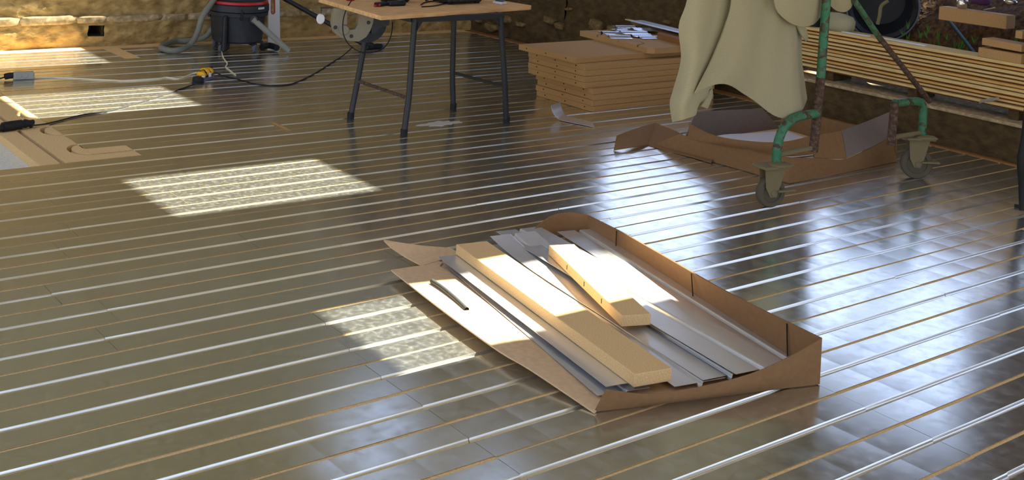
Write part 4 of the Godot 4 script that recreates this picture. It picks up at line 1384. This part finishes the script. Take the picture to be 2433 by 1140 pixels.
# ---------------------------------------------------------------- rolling scaffold and the felt on it
func castor(t: Node3D, p: Vector3, r: float, turn: float) -> void:
	var f := at(p, turn)
	var st := begin()
	box(st, f * at(Vector3(0, 2 * r + 0.055, 0), 0.2), Vector3(0.17, 0.014, 0.11), 0.003)
	lump(st, f * at(Vector3(0.04, 2 * r + 0.062, 0.01)), Vector3(0.13, 0.02, 0.1), 3)
	var plate := put("castor_plate", done(st), M.caked_steel, t)
	st = begin()
	for s in [-1.0, 1.0]:
		plate_shape(st, f * Transform3D(Basis(), Vector3(0, 0, s * 0.032)), PackedVector2Array([Vector2(-0.055, 2 * r + 0.05), Vector2(0.06, 2 * r + 0.05), Vector2(0.035, r + 0.035), Vector2(0.018, r - 0.02), Vector2(-0.018, r - 0.02), Vector2(-0.045, r + 0.03)]), 0.005)
	put("fork", done(st), M.caked_steel, plate)
	st = begin()
	bar(st, f * Vector3(0.02, r * 1.15, 0.03), f * Vector3(0.12, r * 1.2, 0.03), 0.04, 0.01)
	put("brake_lever", done(st), M.caked_steel, plate)
	st = begin()
	lathe(st, f * Transform3D(Basis(Vector3.RIGHT, PI / 2), Vector3(0, r, 0)), [Vector2(0.018, 0.024), Vector2(r * 0.62, 0.016), Vector2(r * 0.66, 0.022), Vector2(r * 0.92, 0.022), Vector2(r, 0.012), Vector2(r, -0.012), Vector2(r * 0.92, -0.022), Vector2(r * 0.66, -0.022), Vector2(r * 0.62, -0.016), Vector2(0.018, -0.024)], 26)
	var w := put("wheel", done(st), M.tyre, t)
	st = begin()
	lathe(st, f * Transform3D(Basis(Vector3.RIGHT, PI / 2), Vector3(0, r, 0)), [Vector2(0.0, 0.04), Vector2(0.014, 0.04), Vector2(0.018, 0.03), Vector2(0.018, -0.03), Vector2(0.014, -0.04), Vector2(0.0, -0.04)], 12)
	put("hub", done(st), M.caked_steel, w)


func build_trolley() -> void:
	var t := thing("rolling_scaffold", "rusty green tubular scaffold trolley on castors standing over the second cardboard tray", "scaffold", Vector3.ZERO)
	var st := begin()
	tube(st, pipe(Vector3(5.135, 0.63, -3.9), Vector3(5.14, 1.35, -3.9), 8), 0.024, 12)
	put("post", done(st), M.green_paint, t)
	st = begin()
	tube(st, pipe(Vector3(5.115, 0.25, -3.9), Vector3(5.135, 0.64, -3.9), 5), 0.0245, 12)
	put("post", done(st), M.rust, t)
	st = begin()
	tube(st, pipe(Vector3(5.80, 0.22, -3.9), Vector3(5.81, 0.46, -3.9), 4), 0.0235, 12)
	put("post", done(st), M.rust, t)
	# the loops that carry the castors
	st = begin()
	tube(st, smooth([Vector3(5.12, 0.452, -3.9), Vector3(5.02, 0.45, -3.9), Vector3(4.93, 0.438, -3.9), Vector3(4.865, 0.40, -3.9), Vector3(4.83, 0.34, -3.9), Vector3(4.822, 0.28, -3.9), Vector3(4.822, 0.22, -3.9)], 6), 0.024, 12)
	put("loop", done(st), M.green_paint, t)
	st = begin()
	tube(st, smooth([Vector3(5.81, 0.452, -3.9), Vector3(5.93, 0.452, -3.9), Vector3(6.04, 0.445, -3.9), Vector3(6.085, 0.41, -3.9), Vector3(6.095, 0.33, -3.9), Vector3(6.095, 0.20, -3.9)], 6), 0.0235, 12)
	put("loop", done(st), M.green_paint, t)
	st = begin()
	bar(st, Vector3(4.83, 0.262, -3.9), Vector3(5.115, 0.272, -3.9), 0.02, 0.022, 0.004)
	put("strut", done(st), M.caked_steel, t)
	st = begin()
	bar(st, Vector3(5.80, 0.262, -3.9), Vector3(6.09, 0.262, -3.9), 0.02, 0.022, 0.004)
	put("strut", done(st), M.caked_steel, t)
	# the sloping brace, painted above and bare below
	st = begin()
	tube(st, pipe(Vector3(5.14, 1.27, -3.93), Vector3(5.682, 0.809, -3.93), 7), 0.017, 10)
	put("brace", done(st), M.green_paint, t)
	st = begin()
	tube(st, pipe(Vector3(5.669, 0.822, -3.93), Vector3(6.193, 0.431, -3.93), 7), 0.0165, 10)
	put("brace", done(st), M.rust, t)
	st = begin()
	tube(st, pipe(Vector3(3.9, 1.27, -3.97), Vector3(5.5, 1.27, -3.97), 5), 0.02, 10)
	put("top_rail", done(st), M.green_paint, t)
	castor(t, Vector3(4.79, 0.0, -3.9), 0.078, -0.35)
	castor(t, Vector3(6.06, 0.0, -3.9), 0.09, -0.75)

	# a dark leg of something else, cut off by the right edge of the picture
	t = thing("stand_leg", "black leg with a small foot at the right edge of the photograph", "stand", Vector3.ZERO)
	st = begin()
	tube(st, smooth([Vector3(5.943, 0.02, -3.18), Vector3(5.954, 0.146, -3.2), Vector3(5.922, 0.282, -3.2), Vector3(5.945, 0.413, -3.2), Vector3(5.957, 0.676, -3.2)], 4), 0.024, 10)
	put("leg", done(st), M.black_rubber, t)
	st = begin()
	bar(st, Vector3(6.033, 0.008, -3.283), Vector3(6.073, 0.008, -3.211), 0.02, 0.014)
	put("foot", done(st), M.black_rubber, t)

	# felt hung over the rail
	t = thing("felt_sheet", "cream felt sheet hanging in folds from the rolling scaffold", "cloth", Vector3.ZERO)
	var left_part := [
		[Vector3(4.253, 1.359, -4.02), Vector3(4.303, 1.362, -3.99), Vector3(4.433, 1.363, -4), Vector3(4.548, 1.362, -4.02)],
		[Vector3(4.238, 1.06, -4.03), Vector3(4.275, 1.065, -3.98), Vector3(4.432, 1.059, -4), Vector3(4.584, 1.054, -4.02)],
		[Vector3(4.223, 0.921, -4.06), Vector3(4.244, 0.931, -3.98), Vector3(4.388, 0.925, -3.99), Vector3(4.522, 0.918, -4)],
		[Vector3(4.266, 0.756, -4.07), Vector3(4.244, 0.772, -3.98), Vector3(4.347, 0.767, -3.98), Vector3(4.466, 0.757, -4)],
		[Vector3(4.237, 0.607, -4.08), Vector3(4.203, 0.625, -3.97), Vector3(4.308, 0.616, -3.98), Vector3(4.43, 0.611, -4.01)],
		[Vector3(4.23, 0.535, -4.09), Vector3(4.181, 0.554, -3.97), Vector3(4.273, 0.553, -3.98), Vector3(4.386, 0.549, -4.02)],
		[Vector3(4.245, 0.442, -4.08), Vector3(4.204, 0.48, -3.98), Vector3(4.283, 0.494, -3.99), Vector3(4.38, 0.51, -4.05)],
	]
	var right_part := [
		[Vector3(4.487, 1.365, -3.98), Vector3(4.616, 1.367, -3.97), Vector3(4.767, 1.367, -3.99), Vector3(4.874, 1.369, -3.97), Vector3(5, 1.369, -3.99), Vector3(5.081, 1.369, -4)],
		[Vector3(4.489, 1.061, -3.975), Vector3(4.587, 1.061, -3.96), Vector3(4.766, 1.053, -3.99), Vector3(4.828, 1.056, -3.96), Vector3(4.969, 1.05, -3.98), Vector3(5.063, 1.046, -4)],
		[Vector3(4.442, 0.926, -3.965), Vector3(4.558, 0.924, -3.95), Vector3(4.718, 0.917, -3.96), Vector3(4.855, 0.911, -3.97), Vector3(4.984, 0.905, -3.98), Vector3(5.091, 0.897, -4.01)],
		[Vector3(4.356, 0.77, -3.955), Vector3(4.511, 0.763, -3.95), Vector3(4.701, 0.753, -3.95), Vector3(4.835, 0.747, -3.94), Vector3(4.977, 0.736, -3.96), Vector3(5.122, 0.719, -4.02)],
		[Vector3(4.273, 0.658, -3.945), Vector3(4.45, 0.666, -3.95), Vector3(4.69, 0.611, -3.97), Vector3(4.841, 0.576, -3.93), Vector3(4.999, 0.574, -3.95), Vector3(5.161, 0.582, -4.02)],
		[Vector3(4.242, 0.611, -3.945), Vector3(4.44, 0.646, -3.95), Vector3(4.659, 0.56, -3.98), Vector3(4.86, 0.446, -3.93), Vector3(5.029, 0.454, -3.94), Vector3(5.183, 0.508, -4.02)],
	]
	for part in [left_part, right_part]:
		var rows := []
		var fine := []
		for line in part:
			fine.append(smooth(line, 6))
		for j in fine[0].size():
			var column := []
			for line in fine:
				column.append(line[j])
			var s := smooth(column, 5)
			for i in s.size():
				if rows.size() <= i:
					rows.append(PackedVector3Array())
				var row: PackedVector3Array = rows[i]
				row.append(s[i] + Vector3(0, 0, (0.005 * sin(j * 0.8 + i * 0.13) + 0.007 * sin(j * 0.43 - i * 0.11)) * (0.4 + 0.6 * i / s.size())))
				rows[i] = row
		st = begin()
		sheet(st, rows, 0.008)
		put("drape", done(st), M.felt, t)
	st = begin()
	panel(st, [Vector3(4.414, 0.607, -4), Vector3(4.398, 0.557, -4.02), Vector3(4.343, 0.531, -4)], [Vector3(4.455, 0.625, -4.04), Vector3(4.478, 0.562, -4.05), Vector3(4.414, 0.509, -4.02)], 0.007, 3)
	put("turned_corner", done(st), M.felt, t)
	st = begin()
	panel(st, [Vector3(4.764, 1.114, -3.95), Vector3(4.783, 1.008, -3.94), Vector3(4.869, 0.942, -3.93), Vector3(4.979, 0.911, -3.935), Vector3(5.094, 0.914, -3.945), Vector3(5.165, 0.956, -3.95)], [Vector3(4.816, 1.176, -3.96), Vector3(4.876, 1.177, -3.95), Vector3(4.93, 1.177, -3.94), Vector3(4.998, 1.177, -3.94), Vector3(5.073, 1.176, -3.945), Vector3(5.163, 1.174, -3.95)], 0.008, 6, Vector3(0, 0, 0.03))
	put("fold", done(st), M.felt, t)
	st = begin()
	panel(st, [Vector3(5.235, 1.02, -3.96), Vector3(5.287, 0.984, -3.95), Vector3(5.364, 0.973, -3.95), Vector3(5.433, 0.997, -3.96), Vector3(5.47, 1.054, -3.97)], [Vector3(5.19, 1.173, -3.96), Vector3(5.23, 1.174, -3.95), Vector3(5.291, 1.173, -3.95), Vector3(5.363, 1.171, -3.96), Vector3(5.428, 1.17, -3.97)], 0.008, 6, Vector3(0, 0, 0.03))
	put("fold", done(st), M.felt, t)
	st = begin()
	panel(st, [Vector3(4.999, 0.906, -3.97), Vector3(5.032, 0.861, -3.965), Vector3(5.08, 0.823, -3.97)], [Vector3(5.05, 0.913, -3.97), Vector3(5.078, 0.877, -3.965), Vector3(5.096, 0.835, -3.97)], 0.008, 3)
	put("tail", done(st), M.felt, t)


# ---------------------------------------------------------------- second cardboard tray, under the scaffold
func build_box_back() -> void:
	var t := thing("cardboard_tray", "second brown cardboard tray with torn open flaps, under the rolling scaffold", "cardboard box", Vector3.ZERO)
	var st := begin()
	prism(st, PackedVector2Array([Vector2(5.20, -5.13), Vector2(5.265, -4.165), Vector2(6.30, -4.20), Vector2(6.36, -5.12)]), 0.003, 0.008)
	put("bottom", done(st), M.cardboard_inside, t)
	st = begin()
	panel(st, [Vector3(5.19, 0.004, -5.15), Vector3(5.22, 0.004, -4.7), Vector3(5.257, 0.004, -4.155)], [Vector3(5.21, 0.11, -4.95), Vector3(5.22, 0.12, -4.55), Vector3(5.265, 0.145, -4.16)], 0.005, 3)
	put("side_wall", done(st), M.cardboard, t)
	st = begin()   # its flap, standing up and bowed outwards
	panel(st, [Vector3(5.21, 0.10, -4.88), Vector3(5.20, 0.115, -4.68), Vector3(5.215, 0.135, -4.42), Vector3(5.26, 0.145, -4.2), Vector3(5.481, 0.139, -4.17)], [Vector3(5.30, 0.165, -4.96), Vector3(5.19, 0.168, -4.649), Vector3(5.18, 0.201, -4.344), Vector3(5.203, 0.241, -4.15), Vector3(5.398, 0.26, -4.13)], 0.005, 4, Vector3(-0.015, 0, 0.015))
	put("side_flap", done(st), M.cardboard, t)
	st = begin()
	panel(st, [Vector3(5.257, 0.004, -4.155), Vector3(5.6, 0.004, -4.165), Vector3(5.95, 0.004, -4.18), Vector3(6.31, 0.004, -4.195)], [Vector3(5.262, 0.145, -4.16), Vector3(5.53, 0.115, -4.15), Vector3(5.76, 0.088, -4.15), Vector3(6.23, 0.165, -4.19)], 0.005, 3)
	put("end_wall", done(st), M.cardboard, t)
	st = begin()
	panel(st, [Vector3(5.46, 0.125, -4.155), Vector3(5.60, 0.105, -4.155), Vector3(5.755, 0.088, -4.155)], [Vector3(5.502, 0.226, -4.22), Vector3(5.629, 0.229, -4.22), Vector3(5.776, 0.233, -4.22)], 0.005, 3)
	put("end_flap", done(st), M.cardboard, t)
	st = begin()
	panel(st, [Vector3(5.76, 0.090, -4.158), Vector3(5.98, 0.125, -4.165), Vector3(6.20, 0.16, -4.185)], [Vector3(5.784, 0.235, -4.22), Vector3(6.063, 0.259, -4.25), Vector3(6.355, 0.293, -4.28)], 0.005, 3)
	put("end_flap", done(st), M.cardboard_grey, t)
	st = begin()
	panel(st, [Vector3(6.31, 0.004, -4.2), Vector3(6.33, 0.004, -4.7), Vector3(6.36, 0.004, -5.13)], [Vector3(6.30, 0.17, -4.2), Vector3(6.34, 0.15, -4.7), Vector3(6.38, 0.15, -5.14)], 0.005, 3)
	put("side_wall", done(st), M.cardboard, t)
	st = begin()
	panel(st, [Vector3(5.45, 0.004, -5.14), Vector3(5.8, 0.004, -5.15), Vector3(6.36, 0.004, -5.13)], [Vector3(5.571, 0.166, -5.17), Vector3(5.819, 0.159, -5.19), Vector3(6.203, 0.145, -5.16)], 0.005, 3)
	put("end_wall", done(st), M.cardboard_grey, t)
	st = begin()   # long strip torn loose and lying outwards, with an end piece that stands up
	panel(st, [Vector3(5.159, 0.004, -5.164), Vector3(5.169, 0.004, -4.952), Vector3(5.182, 0.006, -4.827), Vector3(5.185, 0.006, -4.663)], [Vector3(5.458, 0.062, -5.399), Vector3(5.435, 0.055, -5.197), Vector3(5.373, 0.05, -5.014), Vector3(5.296, 0.04, -4.735)], 0.005, 3)
	put("torn_strip", done(st), M.cardboard, t)
	st = begin()
	panel(st, [Vector3(4.864, 0.004, -5.146), Vector3(4.963, 0.022, -5.1), Vector3(5.158, 0.006, -5.156)], [Vector3(4.948, 0.07, -5.214), Vector3(5.197, 0.068, -5.313), Vector3(5.46, 0.064, -5.402)], 0.005, 3)
	put("torn_end", done(st), M.cardboard, t)
	var o := put("paper_sheet", null, M.paper)
	st = begin()
	panel(st, [Vector3(5.42, 0.014, -4.72), Vector3(5.62, 0.014, -4.55), Vector3(5.95, 0.014, -4.50), Vector3(6.2, 0.014, -4.55)], [Vector3(5.58, 0.02, -5.08), Vector3(5.75, 0.03, -5.08), Vector3(6.0, 0.016, -5.08), Vector3(6.3, 0.014, -5.05)], 0.002, 3, Vector3(0, 0.02, 0))
	o.mesh = done(st).commit()
	tag(o, "white paper sheet lying in the second cardboard tray", "paper")


# ---------------------------------------------------------------- planks on the plinth, things on the bank behind
func build_planks() -> void:
	var names := ["lowest pale plank of the stack on the plinth, standing proud at the front", "second pale plank from the bottom of the plank stack", "third pale plank from the bottom of the plank stack", "fourth pale plank from the bottom of the plank stack", "fifth pale plank from the bottom of the plank stack", "middle pale plank of the plank stack on the plinth", "fifth pale plank from the top of the plank stack", "fourth pale plank from the top of the plank stack", "third pale plank from the top of the plank stack", "second pale plank from the top of the plank stack", "topmost pale plank of the stack, its flat upper face showing"]
	for i in 11:
		var o := put("plank", null, M.timber)
		var st := begin()
		var thick := rng.randf_range(0.0145, 0.0205)
		box(st, at(Vector3(0, 0.0042 - (0.021 - thick) * 0.5 + 0.001, 0)), Vector3(0.2, thick, 1.92), 0.003)
		o.mesh = done(st).commit()
		if i in [2, 5, 9]:
			o.material_override = M.timber_warm
		var x := 7.165 + (rng.randf_range(-0.014, 0.014) if i > 0 else -0.02)
		o.rotation.y = rng.randf_range(-0.004, 0.004)
		o.position = Vector3(x, 0.331 + i * 0.0262, -4.74 + rng.randf_range(-0.02, 0.02))
		tag(o, names[i], "plank", "stacked planks")
		st = begin()   # a recessed brown strip filling the gap under the plank
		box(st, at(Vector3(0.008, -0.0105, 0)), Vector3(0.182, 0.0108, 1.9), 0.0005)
		put("gap_strip", done(st), M.timber_brown, o)
	for z in [-5.3, -4.62, -3.9]:
		var st := begin()
		box(st, at(Vector3(7.18, 0.2835, z)), Vector3(0.22, 0.06, 0.07), 0.004)
		tag(put("bearer", done(st), M.dark_earth), "short brown bearer block between plinth and planks, " + {-5.3: "farthest from the camera", -4.62: "behind the brace foot", -3.9: "by the right edge"}[z], "block", "bearer blocks under the planks")
	var st := begin()
	panel(st, [Vector3(7.03, 0.318, -4.112), Vector3(7.03, 0.345, -4.042), Vector3(7.03, 0.364, -3.981)], [Vector3(7.03, 0.342, -4.1), Vector3(7.03, 0.367, -4.038), Vector3(7.03, 0.384, -3.977)], 0.003, 2)
	tag(put("metal_strap", done(st), M.bright_steel), "bent grey metal strap under the plank stack", "strap")

	# loose strips on top of the planks
	var top := 0.331 + 10 * 0.0262 + 0.0105
	st = begin()
	bar(st, Vector3(7.12, top + 0.006, -5.42), Vector3(7.12, top + 0.006, -5.02), 0.03, 0.01)
	tag(put("white_strip", done(st), M.white_plastic), "white strip lying on the left part of the plank stack", "strip", "white strips on the planks")
	st = begin()
	bar(st, Vector3(7.15, top + 0.006, -4.95), Vector3(7.13, top + 0.006, -4.58), 0.03, 0.01)
	tag(put("white_strip", done(st), M.white_plastic), "white strip lying on the plank stack below the black tub", "strip", "white strips on the planks")
	# rags behind the post
	st = begin()
	lump(st, at(Vector3(7.16, 0.638, -5.322) + Vector3(0, 0.02, 0)), Vector3(0.16, 0.15, 0.26), 31, 0.8)
	tag(put("rag", done(st), M.felt), "crumpled pale rag on the planks behind the scaffold post", "rag")
	st = begin()
	lump(st, at(Vector3(7.18, 0.601, -5.579) + Vector3(0, 0.035, 0)), Vector3(0.14, 0.16, 0.2), 33, 0.8)
	tag(put("dark_bundle", done(st), M.black_rubber), "dark blue-black bundle on the planks beside the felt", "bundle")

	# black tub lying on its side against the bank
	var t := thing("black_tub", "large round black tub lying on its side behind the plank stack", "tub", Vector3(7.5, 0.809, -5.202))
	t.basis = Basis(Vector3.UP, -0.9) * Basis(Vector3.RIGHT, PI / 2 + 0.1)
	st = begin()
	lathe(st, at(Vector3.ZERO), [Vector2(0.0, -0.14), Vector2(0.17, -0.14), Vector2(0.205, -0.10), Vector2(0.235, 0.10), Vector2(0.25, 0.12), Vector2(0.235, 0.125), Vector2(0.21, 0.10), Vector2(0.17, -0.08), Vector2(0.0, -0.09)], 36)
	put("shell", done(st), M.black_plastic, t)
	st = begin()
	var ring := PackedVector3Array()
	for k in 37:
		ring.append(Vector3(cos(TAU * k / 36.0) * 0.252, 0.12, sin(TAU * k / 36.0) * 0.252))
	tube(st, ring, 0.007, 8, false)
	put("rim", done(st), M.grey_plastic, t)
	st = begin()
	tube(st, smooth([Vector3(7.3, 0.856, -5.013), Vector3(7.28, 0.815, -5.052), Vector3(7.26, 0.751, -5.046), Vector3(7.25, 0.685, -5.051)], 5), 0.013, 8)
	tag(put("grey_hook", done(st), M.caked_steel), "grey hooked rod in front of the black tub", "rod")

	st = begin()
	tube(st, pipe(Vector3(7.62, 0.736, -4.719), Vector3(7.38, 0.582, -4.374), 5), 0.014, 8)
	tag(put("green_stake", done(st), M.dark_green_steel), "dark green metal stake leaning on the mossy bank", "stake")

	# fibre board offcuts
	for q in [[Vector3(7.42, 0.816, -4.651), Vector3(7.42, 0.818, -4.155), 0.09, 0.11, "orange-brown board offcut lying high on the dark bank, top right"], [Vector3(7.14, 0.638, -4.166), Vector3(7.14, 0.636, -3.875), 0.06, 0.14, "lower orange-brown board offcut on the right end of the planks"], [Vector3(7.15, 0.707, -4.154), Vector3(7.15, 0.702, -3.886), 0.045, 0.13, "middle orange-brown board offcut, stacked on the lower one"], [Vector3(7.16, 0.784, -3.942), Vector3(7.16, 0.783, -3.895), 0.05, 0.12, "uppermost orange-brown board offcut at the right edge"]]:
		st = begin()
		bar(st, q[0], q[1], q[3], q[2], 0.003)
		tag(put("board_offcut", done(st), M.fibre_board), q[4], "offcut", "board offcuts behind the planks")
	# glints at the top edge
	st = begin()
	lump(st, at(Vector3(7.44, 0.895, -4.526)), Vector3(0.08, 0.09, 0.09), 55, 1.1)
	tag(put("foil_ball", done(st), M.foil), "crumpled shiny foil on the upper board offcut", "foil")
	st = begin()
	lump(st, at(Vector3(7.48, 0.925, -4.415)), Vector3(0.1, 0.06, 0.14), 57, 0.9)
	tag(put("purple_rag", done(st), M.purple_cloth), "dark purple rag beside the foil on the bank", "rag")
	st = begin()
	lump(st, at(Vector3(7.5, 0.944, -4.216)), Vector3(0.06, 0.05, 0.1), 58, 1.2)
	tag(put("clear_scrap", done(st), M.foil), "small bright scrap near the top right corner", "scrap")
	st = begin()
	bar(st, Vector3(7.46, 0.871, -4.377), Vector3(7.46, 0.895, -4.297), 0.006, 0.008)
	tag(put("thin_rod", done(st), M.bright_steel), "thin bright rod on the dark bank, top right", "rod")
	st = begin()
	for i in 40:
		var z := rng.randf_range(-5.0, -3.85)
		var p := Vector3(7.43 + rng.randf_range(0.0, 0.06), 0.0, z)
		p.y = 0.30 + (p.x - 7.43) * 2.2 + rng.randf_range(0.28, 0.34) * 0.0 + 0.24
		for k in 5:
			var d := Vector3(rng.randf_range(-0.5, 0.1), 1.0, rng.randf_range(-0.6, 0.6)).normalized() * rng.randf_range(0.03, 0.07)
			var w := Vector3(0, 0, 0.006)
			tri_out(st, p - w, p + w, p + d, p + Vector3(1, 0, 0))
	var moss := put("grass", done(st), M.moss)
	tag(moss, "tufts of green grass and moss behind the plank stack", "grass")
	moss.set_meta("kind", "stuff")
